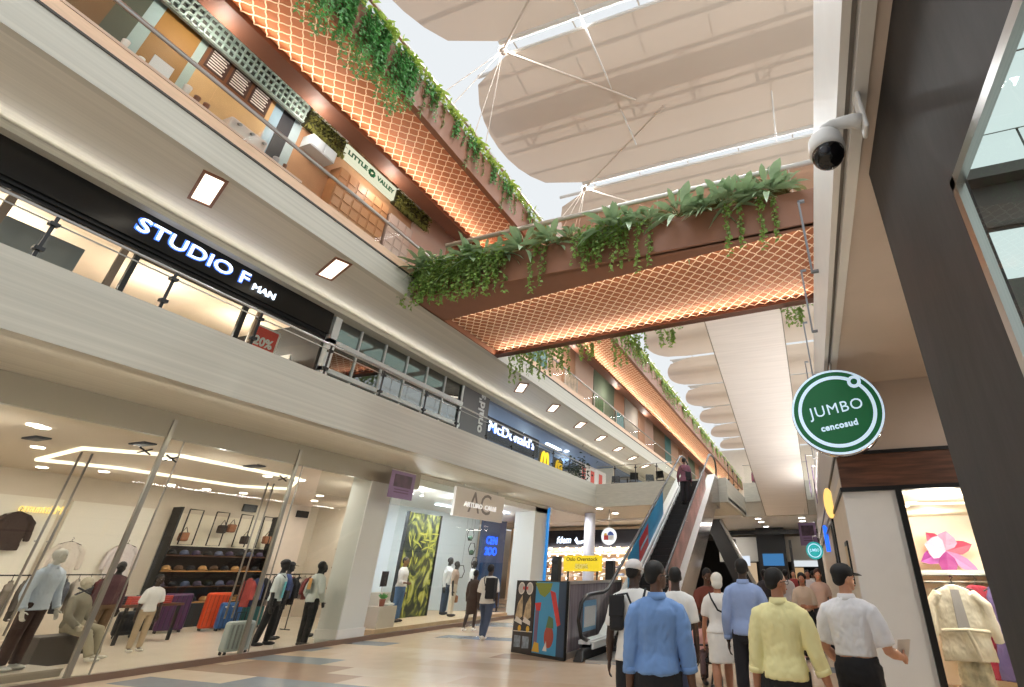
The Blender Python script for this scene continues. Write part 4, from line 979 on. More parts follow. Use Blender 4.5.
ct = thing('kiosk_counter', 'grey kiosk counter under the yellow light box', 'counter', (-7.6, 17.6, 0)); B(-8.9, -6.3, 17.1, 18.3, 0, 1.05).build('body', mat('kiosk_grey', (110, 106, 104), .4), ct, .01); B(-8.95, -6.25, 17.05, 18.35, 1.05, 1.1).build('worktop', M_WHITE, ct)
for k, (x, lab) in enumerate(((-8.65, 'black loudspeaker box at the window side of the yellow light box'), (-6.6, 'black monitor at the escalator side of the yellow light box'))):
    t = thing('black_box', lab, 'speaker' if k == 0 else 'monitor', (x, 17.5, 1.1)); B(x-.14, x+.14, 17.35, 17.6, 1.1, 2.1 if k == 0 else 1.95).build('cabinet', M_BLACK, t, .01); MB().lathe([(.1, 0), (.1, .01), (.03, .012)], n=20, T=Matrix.Translation((x, 17.35, 1.75)) @ Matrix.Rotation(PI/2, 4, 'X')).build('cone', M_DARK, t)
# round white column, sports shop
struct('column_4', MB().lathe([(.28, 0), (.28, 4.3)], (-10.45, 24.6, 0), 24), mat('pale_blue_column', (206, 210, 226), .5))
ss = thing('sports_sign', 'dark navy fascia sign with white sports marks at the far shop', 'sign', (-12, 31, 2.9))
B(-18.5, -8.6, 30.9, 31.1, 2.98, 4.0).build('board', mat('sign_navy', (22, 22, 34), .4), ss)
fit(text('lettering', 'fdem', .55, M_LED, ss, (-14.9, 30.88, 3.42), (1, 0, 0), UP, .01, .01, shear=.2), 1.0, 0)
MB().prism([(-14.15, 3.42), (-13.95, 3.18), (-13.65, 3.2), (-12.8, 3.62), (-13.7, 3.36), (-13.9, 3.36), (-14.0, 3.6)], lambda p: (p[0], 30.88, p[1]), lambda p: (p[0], 30.9, p[1])).build('swoosh', M_LED, ss)
B(-9.2, -9.1, 30.87, 30.9, 3.2, 3.7).build('mark', M_LED, ss)
hs = thing('round_house_sign', 'round white sign with small red blue and yellow houses beside the column', 'sign', (-9.3, 24.2, 3.0))
T = Matrix.Translation((-8.95, 23.4, 3.12)) @ Matrix.Rotation(PI/2, 4, 'X')
MB().lathe([(.38, -.06), (.38, 0), (.001, 0)], n=36, T=T).build('disc', glow('white_sign_disc', (232, 234, 238), .9), hs)
def flat(pts, m, nm, t=.01): MB().prism(pts, lambda p: (-8.95+p[0], 23.4-t, 3.12+p[1]), lambda p: (-8.95+p[0], 23.4-t-.005, 3.12+p[1])).build(nm, m, hs)
flat([(-.24, -.16), (-.01, -.16), (-.01, .04), (-.24, .04)], mat('house_red', (196, 44, 40), .4), 'house'); flat([(.02, -.16), (.25, -.16), (.25, .04), (.02, .04)], mat('house_white', (240, 240, 240), .4), 'house', .008)
flat([(-.06, .04), (.27, .04), (.20, .16), (.08, .22), (-.02, .16)], mat('house_blue', (40, 80, 180), .4), 'roof'); flat([(-.25, .04), (-.07, .04), (-.12, .14), (-.2, .14)], mat('house_yellow', (236, 190, 60), .4), 'roof')
MB().tube([(-8.95, 23.44, 3.45), (-8.95, 23.44, 4.33)], .02, 6).build('hanger', M_STEEL, hs)
# shoes on the lit wall of the sports shop: each on its own bracket
def shoe():
    t = thing('wall_shoe', 'x', 'shoe', (0, 0, 0), 'shoes on the lit wall of the sports shop')
    s = MB().loft([[(x*1.0, y*w_, z) for x, y, z in ring] for ring, w_ in ()]) if False else MB()
    for a in ((-.2, .06, .05), (0, .075, .1), (.17, .07, .13)): s.ell((a[0], 0, a[2]*.55+.03), (.14, a[1], a[2]*.62), 10, 6)
    s.build('upper', None or M_WHITE, t, smooth=True); B(-.33, .3, -.08, .08, -.02, .03).build('sole', M_WHITE, t, .01)
    return t
SC = [(236, 232, 226), (206, 150, 110), (90, 84, 92), (222, 200, 180), (176, 110, 80), (240, 226, 206), (140, 150, 176)]
s0 = [shoe() for _ in SC]
for o, c in zip(s0, SC):
    for ch in o.children:
        if ch.name.startswith('upper'): ch.data.materials[0] = mat('shoe_%d' % c[0], c, .5)
k = 0; used = set()
for r in range(5):
    for q in range(13):
        x = -15.9+q*.58+(r % 2)*.2; z = .95+r*.42; v = (q*3+r*2+q*r) % 7
        lab = '%s shoe from the window side in the %s row down of the lit shoe wall' % (ORD[q], ORD[4-r])
        loc = (x, 30.95, z)
        if v not in used: used.add(v); s0[v].location = loc; s0[v]['label'] = lab
        else: dup(s0[v], loc, None, lab)
for r in range(5):
    t = B(-16.6, -8.5, 30.8, 31.2, .915+r*.42, .925+r*.42).build('shoe_shelf', mat('shelf_oak', (226, 206, 182), .5))
    for q in range(13):
        MB().ell((-15.7+q*.58-(r % 2)*.12, 30.84, 1.25+r*.42), (.07, .05, .06), 10, 6).build('lamp', glow('shelf_bulb', (255, 232, 204), 4.5), t)
    tag(t, '%s long shelf from the floor on the lit shoe wall' % ORD[r], 'shelf', 'shelves of the shoe wall')
for k in range(7):
    o = MB().lathe([(.09, 0), (.09, -.04), (.02, -.05)], (-15.8+k*1.15, 30.88, 3.0), 14).build('spotlight', glow('warm_spot', (255, 226, 180), 9)); tag(o, '%s small spotlight from the window side above the shoe wall' % ORD[k], 'light', 'spotlights over the shoe wall')
area('shop_lamp', (-12.5, 30.3, 2.93), 7.6, .1, 150, (1, .93, .84), (0, .6, -.8), along=(1, 0, 0))
# ceiling downlights of the passage
DL = [(-9.3, 23.0), (-9.3, 25.2), (-5.9, 22.9), (-5.9, 25.0), (-2.5, 29.6), (-2.5, 31.6), (-.2, 29.8), (-.2, 31.8), (-2.5, 35), (-.2, 36)]
for k, (x, y) in enumerate(DL):
    o = MB().lathe([(.16, 0), (.16, -.02), (.02, -.025)], (x, y, 4.33 if y < 28 else 4.27), 18).build('downlight', glow('passage_spot', (255, 250, 240), 6)); tag(o, '%s round downlight of the passage ceiling, counted away from the round column' % ORD[k], 'light', 'downlights of the passage ceiling')
# ================================================================== PASSAGE beyond
pk = mat('near_black', (26, 26, 28), .4)
struct('wall_passage_pier', B(-3.3, -1.5, 36, 36.5, 0, 4.3), pk)
struct('trim_32', MB().box(-6.0, .6, 34, 34.2, 3.75, 4.0).box(-4.6, -4.4, 34, 34.2, 0, 3.5).box(.3, .6, 34, 34.2, 0, 3.5).box(-1.2, -1.05, 34, 34.2, 0, 3.4), pk)
struct('trim_33', MB().box(-5.9, .5, 36.6, 36.7, 2.25, 3.75), mat('passage_pale', (176, 174, 168), .5))
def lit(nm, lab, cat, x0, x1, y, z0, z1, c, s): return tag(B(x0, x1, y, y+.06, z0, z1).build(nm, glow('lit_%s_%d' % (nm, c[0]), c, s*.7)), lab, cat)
lit('screen', 'blue lit screen on the dark pier at the passage end', 'screen', -3.0, -1.7, 35.92, 2.0, 2.7, (60, 130, 190), .8)
lit('shop_light', 'white lit shop strip beyond the escalator', 'light', -5.4, -3.9, 36.545, 2.0, 2.6, (216, 226, 240), 1.1)
lit('shop_light', 'white lit strip at the passage end under the purple banner', 'light', -1.2, .5, 36.545, 1.95, 2.3, (220, 226, 230), 1.0)
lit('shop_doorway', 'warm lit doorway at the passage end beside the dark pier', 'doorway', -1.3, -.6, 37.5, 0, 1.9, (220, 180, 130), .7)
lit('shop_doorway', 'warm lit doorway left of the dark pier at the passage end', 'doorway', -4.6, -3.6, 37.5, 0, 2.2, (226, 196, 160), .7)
rs = thing('round_sign', 'small round teal sign hanging at the far end of the passage', 'sign', (-.1, 23.5, 2.2))
T = Matrix.Translation((.14, 20.5, 2.32)) @ Matrix.Rotation(PI/2, 4, 'X')
MB().lathe([(.29, -.06), (.29, 0), (.001, 0)], n=32, T=T).build('disc', glow('teal_disc', (30, 160, 160), .9), rs); ringmesh(.2, .235, 0, .01, T).build('ring', M_SIGNW, rs)
fit(text('lettering', 'JUMBO', .14, M_SIGNW, rs, (.14, 20.48, 2.33), (1, 0, 0), UP, .004, .002), .34, 0); MB().tube([(.14, 20.53, 2.6), (.14, 20.53, 2.8), (.6, 20.53, 2.8)], .014, 6).build('hanger', M_STEEL, rs)
nb = tag(B(.48, .605, 17.8, 18.1, 2.2, 2.95).build('neon_sign', glow('blue_neon', (30, 100, 255), 1.2)), 'upright blue neon sign on the wall of the passage', 'sign')
def banner(loc, w, h, lab, r=0, hang=None):
    t = thing('purple_banner', lab, 'banner', loc)
    x, y, z = loc; R = Matrix.Translation((x, y, z)) @ Matrix.Rotation(r, 4, 'Z')
    MB().box(-w/2, w/2, -.01, .01, -h, 0, R).build('cloth', mat('banner_purple', (126, 104, 138), .7), t)
    MB().box(-w*.36, w*.36, -.016, -.01, -h*.58, -h*.12, R).box(-w*.36, w*.36, .01, .016, -h*.58, -h*.12, R).build('picture', mat('banner_picture', (62, 44, 60), .6, vary=.5, scale=6), t)
    q = MB()
    for k in range(2): q.box(-w*.3, w*.3, -.016, -.01, -h*(.70+.1*k), -h*(.66+.1*k), R); q.box(-w*.3, w*.3, .01, .016, -h*(.70+.1*k), -h*(.66+.1*k), R)
    q.build('lettering', mat('banner_ink', (88, 64, 92), .6), t)
    MB().tube([R @ Vector((-w/2, 0, .01)), R @ Vector((w/2, 0, .01))], .015, 6).build('rod', M_STEEL, t)
    if hang == 'w': MB().tube([R @ Vector((0, 0, .01)), Vector((.58, y, z+.01))], .012, 6).build('arm', M_STEEL, t)
    elif hang: MB().tube([R @ Vector((0, 0, .01)), Vector((x, y, hang))], .008, 6).build('cord', M_STEEL, t)
    return t
banner((-10.75, 11.55, 4.15), .95, .72, 'purple picture banner hanging before the white column of the shop row', PI/2, 4.33)
banner((.0, 26.5, 3.75), .78, 1.0, 'grey purple banner hanging over the passage', 0, 4.4)
banner((.35, 21.5, 5.9), .5, 1.6, 'narrow purple banner hanging beside the white fascia over the gallery', PI/2, 'w')
banner((.45, 18.4, 4.9), .4, 1.2, 'smaller purple banner below the narrow one beside the white fascia', PI/2, 'w')
# ================================================================== FIGURES
TMP = bpy.data.scenes.new('tmp')
def remesh(mb, name, m, parent, voxel=.012, it=4, fold=0.0, seed=0):
    me = mb.mesh(name); o = bpy.data.objects.new('tmp', me); TMP.collection.objects.link(o)
    r = o.modifiers.new('r', 'REMESH'); r.mode = 'VOXEL'; r.voxel_size = voxel
    s = o.modifiers.new('s', 'SMOOTH'); s.factor = .5; s.iterations = it
    TMP.view_layers[0].update(); dg = TMP.view_layers[0].depsgraph
    nm = bpy.data.meshes.new_from_object(o.evaluated_get(dg)); nm.name = name
    bpy.data.objects.remove(o); bpy.data.meshes.remove(me)
    if fold:
        sh = Vector((seed*3.7, seed*1.3, 0))
        for v in nm.vertices:
            p = v.co; q = Vector((p.x*8+p.z*3, p.y*8, p.z*5-p.x*5))+sh
            v.co = p + v.normal*fold*(noise.noise(q)+.8*abs(noise.noise(q*2.1))+.3*noise.noise(q*4.7))
    nm.materials.clear(); nm.materials.append(m)
    return link(name, nm, parent, smooth=True)
def V3(*a): return Vector(a)
def rings(mb, data, n=20, e=.8, dz=0, lean=(0, 0), inf=0):
    R = []
    for z, a, b, yo in data:
        r = []
        for k in range(n):
            t = 2*PI*k/n; c, s = math.cos(t), math.sin(t)
            r.append((math.copysign(abs(c)**e, c)*(a+inf)+lean[0]*z, math.copysign(abs(s)**e, s)*(b+inf)+yo+lean[1]*z, z+dz))
        R.append(r)
    mb.loft(R)
def hand(mb, W, f, side, H, curl=.5, inward=None):
    f = f.normalized(); n = (inward if inward is not None else V3(-side, .15, 0))
    n = (n - f*n.dot(f)).normalized(); s = f.cross(n)*side
    if s.dot(V3(0, 1, 0)) < 0: s = -s          # thumb side faces forward
    c = W + f*.028*H
    T = Matrix((s, n, f)).transposed()
    mb.ell(c, (.023*H, .0115*H, .032*H), 12, 8, T)
    for i, (o, l) in enumerate(((.016, .042), (.0055, .047), (-.0055, .044), (-.016, .035))):
        b = W + f*.050*H + s*o*H
        p1 = b + (f*1.0 + n*curl*.35).normalized()*l*.48*H
        p2 = p1 + (f*.8 + n*curl*1.1).normalized()*l*.32*H
        p3 = p2 + (f*.5 + n*curl*1.8).normalized()*l*.24*H
        mb.tube([b - f*.01*H, p1, p2, p3], [.0056*H, .0052*H, .0047*H, .0040*H], 7)
    b = W + f*.018*H + s*.018*H
    p1 = b + (f*.7 + s*.8 + n*.2).normalized()*.024*H; p2 = p1 + (f*1 + s*.35 + n*.5).normalized()*.02*H
    mb.tube([b - s*.008*H, b, p1, p2], [.0075*H, .0075*H, .0062*H, .0046*H], 7)
DOWN = V3(0, 0, -1)
STAND = dict(La=((-.16, -.02, -1), (-.06, .14, -1)), Ra=((.16, -.02, -1), (.06, .14, -1)), Ll=((-.03, .0, -1), (-.01, -.02, -1)), Rl=((.03, .0, -1), (.01, -.02, -1)))
def pose(**k): d = dict(STAND); d.update(k); return d
WALK = pose(Ll=((-.02, .28, -1), (-.0, -.08, -1)), Rl=((.02, -.16, -1), (.0, -.42, -1)), La=((-.15, -.22, -1), (-.05, .05, -1)), Ra=((.15, .16, -1), (.05, .32, -1)))
WALK2 = pose(Ll=((-.02, -.14, -1), (-.0, -.40, -1)), Rl=((.02, .26, -1), (.0, -.06, -1)), La=((-.15, .14, -1), (-.06, .34, -1)), Ra=((.15, -.2, -1), (.05, .04, -1)))
EYE_W = mat('eye_white', (230, 226, 220), .3); EYE_D = mat('eye_iris', (36, 24, 18), .2)
def person(label, loc, rot, H=1.74, skin=(140, 96, 72), p=STAND, top=None, sleeve=.5, hem=.47, bottom=None, skirt=None, shoes=(30, 28, 28), hair=(12, 10, 9), hairstyle='short', yaw=0, nod=0, fem=False, build=1.0, vox=.016, name='person', cat='person', group=None, collar=False, glasses=False, fold=.006, cap=None, brim=True, flare=0, headless=False, features=True, baggy=1.0, trouser_len=.97):
    t = thing(name, label, cat, (0, 0, 0), group)
    bt = build
    hz = []
    an = {}
    for sd, k in ((-1, 'Ll'), (1, 'Rl')):
        a, b = (Vector(v).normalized() for v in p[k])
        hp = V3(sd*.052*H, 0, 0); kn = hp + a*.235*H; ak = kn + b*.24*H; an[sd] = [hp, kn, ak]; hz.append(-ak.z)
    base = max(hz)+.042*H
    if p.get('hip'): base = p['hip']
    dz = base-.515*H
    for sd in an: an[sd] = [q+V3(0, 0, base) for q in an[sd]]
    sw = (.100 if fem else .110)*H*(.5+.5*bt)
    ln = p.get('lean', (0, 0))
    def LZ(q, z): return V3(q.x+ln[0]*(z-.5*H), q.y+ln[1]*(z-.5*H), q.z)
    def tor(inf, z0, z1, extra=()):
        D = [(.465, .070, .060, 0), (.50, .092 if not fem else .098, .066, -.004), (.545, .090 if not fem else .096, .066, -.004), (.60, .084 if not fem else .074, .060, 0), (.66, .088 if not fem else .076, .062, .002), (.72, .098 if not fem else .084, .068, .004 if not fem else .010), (.765, .103 if not fem else .089, .063, 0), (.786, .093 if not fem else .081, .056, -.003), (.804, .074 if not fem else .066, .048, -.004), (.822, .053, .041, -.004), (.838, .038, .036, -.004)]
        out = []
        for z, a, b, yo in D:
            if z0-1e-6 <= z <= z1+1e-6: out.append((z*H, a*H*bt, b*H*bt, yo*H))
        return out
    def lean_rings(mb, data, inf=0, n=22, e=.85):
        R = []
        for z, a, b, yo in data:
            r = []
            for k in range(n):
                th = 2*PI*k/n; c, s = math.cos(th), math.sin(th)
                r.append((math.copysign(abs(c)**e, c)*(a+inf)+ln[0]*(z-.5*H), math.copysign(abs(s)**e, s)*(b+inf)+yo+ln[1]*(z-.5*H), z+dz))
            R.append(r)
        mb.loft(R)
    arms = {}
    for sd, k in ((-1, 'La'), (1, 'Ra')):
        a, b = (Vector(v).normalized() for v in p[k])
        S = LZ(V3(sd*sw, -.004*H, .768*H+dz), .768*H); E_ = S + a*.172*H; W = E_ + b*.150*H; arms[sd] = (S, E_, W, b)
    body = MB()
    lean_rings(body, tor(0, .46, .84))
    HC = LZ(V3(0, .012*H, .928*H+dz), .9*H)
    Rm = Matrix.Rotation(yaw, 3, 'Z') @ Matrix.Rotation(-nod, 3, 'X')
    def hd(x, y, z): return HC + Rm @ V3(x*H, y*H, z*H)
    nb = LZ(V3(0, -.004*H, .81*H+dz), .81*H)
    body.tube([nb, nb.lerp(HC, .5), HC - V3(0, .006*H, .01*H)], [.037*H, .032*H, .031*H], 14)
    if not headless:
        body.ell(hd(0, -.006, .012), (.0455*H, .056*H, .054*H), 20, 14, Rm)
        body.ell(hd(0, .014, -.022), (.036*H, .040*H, .044*H), 18, 12, Rm)
        body.ell(hd(0, .040, -.045), (.018*H, .014*H, .014*H), 10, 8, Rm)
        body.loft([[hd(x, y, z) for x, y, z in ring] for ring in ([(-.004, .048, .012), (.004, .048, .012), (.004, .040, .012), (-.004, .040, .012)], [(-.009, .062, -.014), (.009, .062, -.014), (.009, .040, -.016), (-.009, .040, -.016)], [(-.006, .052, -.020), (.006, .052, -.020), (.006, .040, -.020), (-.006, .040, -.020)])])
        for sx in (-1, 1): body.ell(hd(sx*.046, -.006, -.006), (.006*H, .012*H, .019*H), 8, 8, Rm)
        body.ell(hd(0, .043, .010), (.034*H, .008*H, .007*H), 12, 6, Rm)
    for sd in (-1, 1):
        S, E_, W, b = arms[sd]
        fm = .86 if fem else 1
        body.tube([S + V3(-sd*.035*H, 0, .006*H), S, S.lerp(E_, .5), E_, E_.lerp(W, .35), W], [.024*H*fm*bt, .031*H*fm*bt, .028*H*fm*bt, .023*H*fm*bt, .024*H*fm*bt, .0155*H*fm], 12)
        hand(body, W, b, sd, H, p.get('curl', .5))
        hp, kn, ak = an[sd]
        body.tube([hp + V3(0, 0, .02*H), hp.lerp(kn, .3), kn, kn.lerp(ak, .3) + V3(0, -.006*H, 0), ak], [.052*H*bt, .047*H*bt, .033*H*bt, .034*H*bt, .020*H], 14)
        body.ell(ak + V3(0, .032*H, -.020*H), (.026*H, .072*H, .022*H), 14, 8)
    remesh(body, 'body', mat('skin_%d_%d_%d' % skin, skin, .5), t, vox*.62 if vox < .02 else vox, 3)
    if features and not headless:
        for sx in (-1, 1):
            e_ = MB().ell(hd(sx*.0185, .0425, .002), (.0085*H, .006*H, .0055*H), 10, 8, Rm).build('eye', EYE_W, t, smooth=True)
            MB().ell(hd(sx*.0185, .0478, .002), (.0038*H, .0022*H, .0040*H), 8, 6, Rm).build('iris', EYE_D, e_, smooth=True)
        MB().ell(hd(0, .0545, -.0335), (.0155*H, .0045*H, .0050*H), 12, 6, Rm).build('lips', mat('lips_%d' % skin[0], (min(255, skin[0]+12), int(skin[1]*.72), int(skin[2]*.74)), .45), t, smooth=True)
    if hair and not headless:
        hm = mat('hair_%d_%d' % hair[:2], hair, .7)
        h = MB()
        if hairstyle == 'short': h.ell(hd(0, -.013, .022), (.0495*H, .0555*H, .0525*H), 22, 14, Rm); h.ell(hd(0, -.030, -.004), (.041*H, .035*H, .033*H), 16, 10, Rm)
        elif hairstyle == 'full': h.ell(hd(0, -.012, .024), (.056*H, .060*H, .058*H), 22, 14, Rm); h.ell(hd(0, -.032, -.014), (.052*H, .040*H, .048*H), 18, 12, Rm)
        else:
            h.ell(hd(0, -.012, .022), (.053*H, .059*H, .055*H), 22, 14, Rm); h.ell(hd(0, -.034, -.03), (.052*H, .034*H, .07*H), 18, 12, Rm); h.ell(hd(0, -.044, -.085), (.045*H, .022*H, .06*H), 16, 10, Rm)
        remesh(h, 'hair', hm, t, max(.008, vox*.7), 3, .004, 3)
    if cap:
        c = MB(); c.ell(hd(0, -.008, .034), (.054*H, .063*H, .046*H), 22, 12, Rm)
        co = remesh(c, 'cap', mat('cap_%d_%d' % cap[:2], cap, .7), t, .009, 3)
        if brim: MB().loft([[hd(x, y, z) for x, y, z in r] for r in ([(-.04, .035, .026), (.04, .035, .026), (.04, .035, .030), (-.04, .035, .030)], [(-.042, .065, .022), (.042, .065, .022), (.042, .065, .026), (-.042, .065, .026)], [(-.026, .098, .014), (.026, .098, .014), (.026, .098, .018), (-.026, .098, .018)])]).build('brim', mat('cap_%d_%d' % cap[:2], cap, .7), co, smooth=True)
    if glasses:
        g = MB()
        for sx in (-1, 1):
            g.tube([hd(sx*(.0195+.0155*math.cos(2*PI*k/14)), .0555-.004*abs(math.cos(2*PI*k/14)), .001+.0125*math.sin(2*PI*k/14)) for k in range(15)], .0017*H, 5)
            g.tube([hd(sx*.035, .051, .004), hd(sx*.049, .02, .004), hd(sx*.050, -.012, .0)], .0018*H, 5)
        g.tube([hd(-.005, .058, .004), hd(.005, .058, .004)], .0017*H, 5)
        g.build('glasses', M_BLACK, t)
    if top:
        tm = mat('cloth_%d_%d_%d' % top, top, .85); g = MB(); inf = .011*baggy
        D = tor(0, hem, .839)
        D = [(z_, a_+(.006*H if z_ < .6*H else 0), b_+(.006*H if z_ < .6*H else 0), y_) for z_, a_, b_, y_ in D]
        D = [(hem*H, D[0][1]+.004+flare, D[0][2]+.004+flare, D[0][3])]+D if not D or D[0][0] > hem*H+.01 else [(D[0][0], D[0][1]+.004+flare, D[0][2]+.004+flare, D[0][3])]+D[1:]
        if D[0][0] < .5*H:
            D[0] = (hem*H, .105*H*bt+flare, .077*H*bt+flare, D[0][3])
        lean_rings(g, D, inf)
        for sd in (-1, 1):
            S, E_, W, b = arms[sd]; fm = (.9 if fem else 1.05)
            if sleeve <= 0: continue
            pts = [S+V3(-sd*.045*H, 0, .010*H), S+V3(-sd*.004*H, 0, 0), S.lerp(E_, .25)]; rr = [.020*H*fm*bt+inf, .0335*H*fm*bt+inf, .035*H*fm*bt+inf]
            if sleeve <= 1: pts.append(S.lerp(E_, sleeve)); rr.append((.033*H*fm*bt)+inf*1.2)
            else: pts += [S.lerp(E_, .5), E_, E_.lerp(W, sleeve-1)]; rr += [.034*H*fm*bt+inf, .030*H*fm*bt+inf, (.026 if sleeve < 1.7 else .021)*H*fm*bt+inf*.9]
            g.tube(pts, rr, 14)
            g.tube([LZ(V3(sd*.022*H, -.006*H, .812*H+dz), .81*H), LZ(V3(sd*.062*H*bt, -.006*H, .797*H+dz), .80*H), S+V3(sd*.004*H, 0, 0)], [.026*H+inf*.7, .030*H*bt+inf*.8, .031*H*fm*bt+inf], 14)
        to = remesh(g, 'top', tm, t, vox, 9, fold, len(label))
        if collar:
            c = MB()
            for zz, rr in ((.818, .050), (.832, .042), (.848, .040)): pass
            R = []
            for zz, a in ((.826, .040), (.848, .0385), (.858, .0395), (.856, .043), (.842, .047), (.828, .053), (.826, .050)):
                R.append([LZ(V3(a*H*math.cos(2*PI*k/18), -.004*H+a*H*math.sin(2*PI*k/18)*.98, zz*H+dz - (.012*H if math.sin(2*PI*k/18) > .6 else 0)), zz*H) for k in range(18)])
            c.loft(R, False); c.build('collar', tm, to, smooth=True)
    if top and sleeve > 1.2:
        for sd in (-1, 1):
            S, E_, W, b = arms[sd]; fm = .9 if fem else 1.05; rr = (.026 if sleeve < 1.7 else .021)*H*fm*bt+.011*baggy*.9+.004
            q0 = E_.lerp(W, sleeve-1.16); q1 = E_.lerp(W, sleeve-.99)
            MB().tube([q0, q0.lerp(q1, .05), q1, q1], [rr-.006, rr+.002, rr+.001, rr-.010], 16).build('cuff', tm, t, smooth=True)
    if bottom:
        g = MB(); inf = .011*baggy
        lean_rings(g, [(.455*H, .080*H*bt, .066*H*bt, 0), (.50*H, .094*H*bt, .068*H*bt, -.004*H), (.545*H, .092*H*bt, .067*H*bt, -.004*H), (.575*H, .086*H*bt, .062*H*bt, -.002*H)], inf*.6)
        for sd in (-1, 1):
            hp, kn, ak = an[sd]; e_ = kn.lerp(ak, trouser_len)
            g.tube([hp+V3(0, 0, .02*H), hp.lerp(kn, .3), kn, kn.lerp(e_, .5), e_], [.056*H*bt+inf*.6, .050*H*bt+inf, .040*H*bt+inf, .036*H*bt+inf, .029*H*bt+inf*1.4], 14)
        remesh(g, 'trousers', mat('trouser_%d_%d_%d' % bottom, bottom, .85), t, vox, 4, fold*.8, 5+len(label))
    if skirt:
        sc, zlow, w0 = skirt
        g = MB(); D = [(zlow*H, .105*H*w0, .085*H*w0, 0), (.40*H, .104*H*w0, .082*H, 0)] + tor(0, .50, .61)
        lean_rings(g, D, .012); remesh(g, 'skirt', mat('cloth_%d_%d_%d' % sc, sc, .85), t, vox, 4, fold, 9)
    if shoes:
        for sd in (-1, 1):
            ak = an[sd][2]; g = MB()
            g.ell(ak + V3(0, .036*H, -.022*H), (.029*H, .078*H, .022*H), 14, 8); g.ell(ak + V3(0, -.01*H, -.01*H), (.026*H, .032*H, .03*H), 12, 8)
            so = remesh(g, 'shoe', mat('shoe_c_%d_%d' % shoes[:2], shoes, .5), t, max(.009, vox*.8), 2)
    t.location = loc; t.rotation_euler = (0, 0, rot)
    t['_arms'] = [list(arms[1][2]), list(arms[-1][2])]
    return t
def wpos(t, q): return Matrix.Rotation(t.rotation_euler.z, 4, 'Z') @ Vector(q) + t.location
def hand_of(t, side):
    v = t['_arms'][0 if side > 0 else 1]; return wpos(t, (v[0], v[1], v[2]))
# ---- the people in the hall
def px(x, y, D):        # point on the pixel ray at horizontal distance D, on the floor
    d = (x-CXP)/FPX*RGT-(y-CYP)/FPX*UPV+FWD; h = math.hypot(d.x, d.y); return Vector((d.x/h*D, d.y/h*D, 0))
def dirto(v): return math.atan2(-v.x, v.y)      # heading that faces away from the camera
D1 = (92, 62, 46); D2 = (60, 42, 34); D3 = (168, 116, 88); D4 = (196, 144, 116)
P1 = px(656, 570, 4.65)
blue = person('man in a medium blue shirt and glasses, head turned aside, largest figure by the escalator', P1, dirto(P1), 1.69, D1, pose(La=((-.10, -.02, -1), (-.04, .10, -1)), Ra=((.18, -.04, -1), (.14, .12, -1))), (108, 142, 192), 1.45, .525, (24, 24, 28), yaw=-.95, glasses=True, collar=True, build=1.0, fold=.011, vox=.010)
P3 = px(775, 575, 5.0)
yel = person('man in a pale yellow shirt carrying a black bag', P3, dirto(P3)-.12, 1.64, D3, pose(La=((-.16, .02, -1), (-.08, .02, -1)), Ra=((.26, .0, -1), (.30, .14, -1)), curl=1.3), (230, 222, 164), 1.5, .505, (28, 28, 30), yaw=-.8, glasses=True, collar=True, build=1.06, fold=.011, vox=.010)
P4 = px(841, 566, 5.4)
whi = person('man in a white short sleeved shirt and black cap holding a paper', P4, dirto(P4)-.25, 1.67, D4, pose(La=((-.22, .05, -1), (.15, .75, -.5)), Ra=((.26, .10, -1), (.20, .95, -.25)), curl=1.1), (222, 222, 226), .85, .575, (22, 22, 26), cap=(20, 20, 22), yaw=-.7, collar=True, build=1.08, fold=.010, vox=.010)
P2 = px(634, 562, 6.0)
cpm = person('man in a white T-shirt and white cap with a black shoulder bag', P2, dirto(P2)-.1, 1.72, D2, pose(La=((-.2, -.02, -1), (-.05, .2, -1))), (224, 222, 218), .8, .46, (26, 26, 30), cap=(206, 202, 200), yaw=-.5, build=1.05)
P5 = px(716, 573, 8.3)
drs = person('white haired woman in a white dress with a black shoulder strap', P5, dirto(P5)+.1, 1.60, D3, WALK2, (228, 224, 218), .7, .52, None, ((228, 224, 218), .30, 1.0), (210, 200, 186), (222, 218, 206), 'full', fem=True, build=1.14)
P6 = px(741, 563, 7.5)
lbl = person('man in a light blue long sleeved shirt and black trousers beside the woman in white', P6, dirto(P6)-.1, 1.77, D2, pose(La=((-.18, -.05, -1), (.0, .2, -1)), Ra=((.3, .1, -1), (-.1, .8, -.35))), (142, 162, 204), 1.85, .50, (26, 26, 34), collar=True, build=1.02)
P7 = px(801, 576, 12.2)
wfa = person('woman in a striped beige top and black trousers walking this way with folded arms', P7, dirto(P7)+PI, 1.62, D3, pose(La=((-.2, .1, -1), (.75, .65, .1)), Ra=((.2, .1, -1), (-.75, .65, .05)), Ll=WALK['Ll'], Rl=WALK['Rl']), (196, 176, 156), .9, .55, (24, 24, 26), hairstyle='long', fem=True)
P8 = px(817, 571, 13.6)
person('woman in a pale pink top walking this way behind the man in the black cap', P8, dirto(P8)+PI, 1.70, D4, WALK, (204, 176, 164), .6, .53, (44, 44, 52), hairstyle='long', fem=True, hair=(70, 40, 30))
P9 = px(705, 575, 9.6)
person('man in a rust brown shirt bending over the pushchair', P9, dirto(P9)+PI+.2, 1.66, D1, pose(lean=(0, .22), La=((-.15, .4, -1), (.1, .6, -.8)), Ra=((.15, .4, -1), (-.1, .6, -.8))), (110, 54, 40), .9, .5, (40, 36, 36), nod=.45)
P10 = px(675, 577, 6.9)
person('person in a white T-shirt half hidden behind the man in blue', P10, dirto(P10), 1.66, D2, STAND, (222, 222, 220), .8, .47, (50, 56, 78), build=.95)
P11 = Vector((-8.44, 13.0, 0))
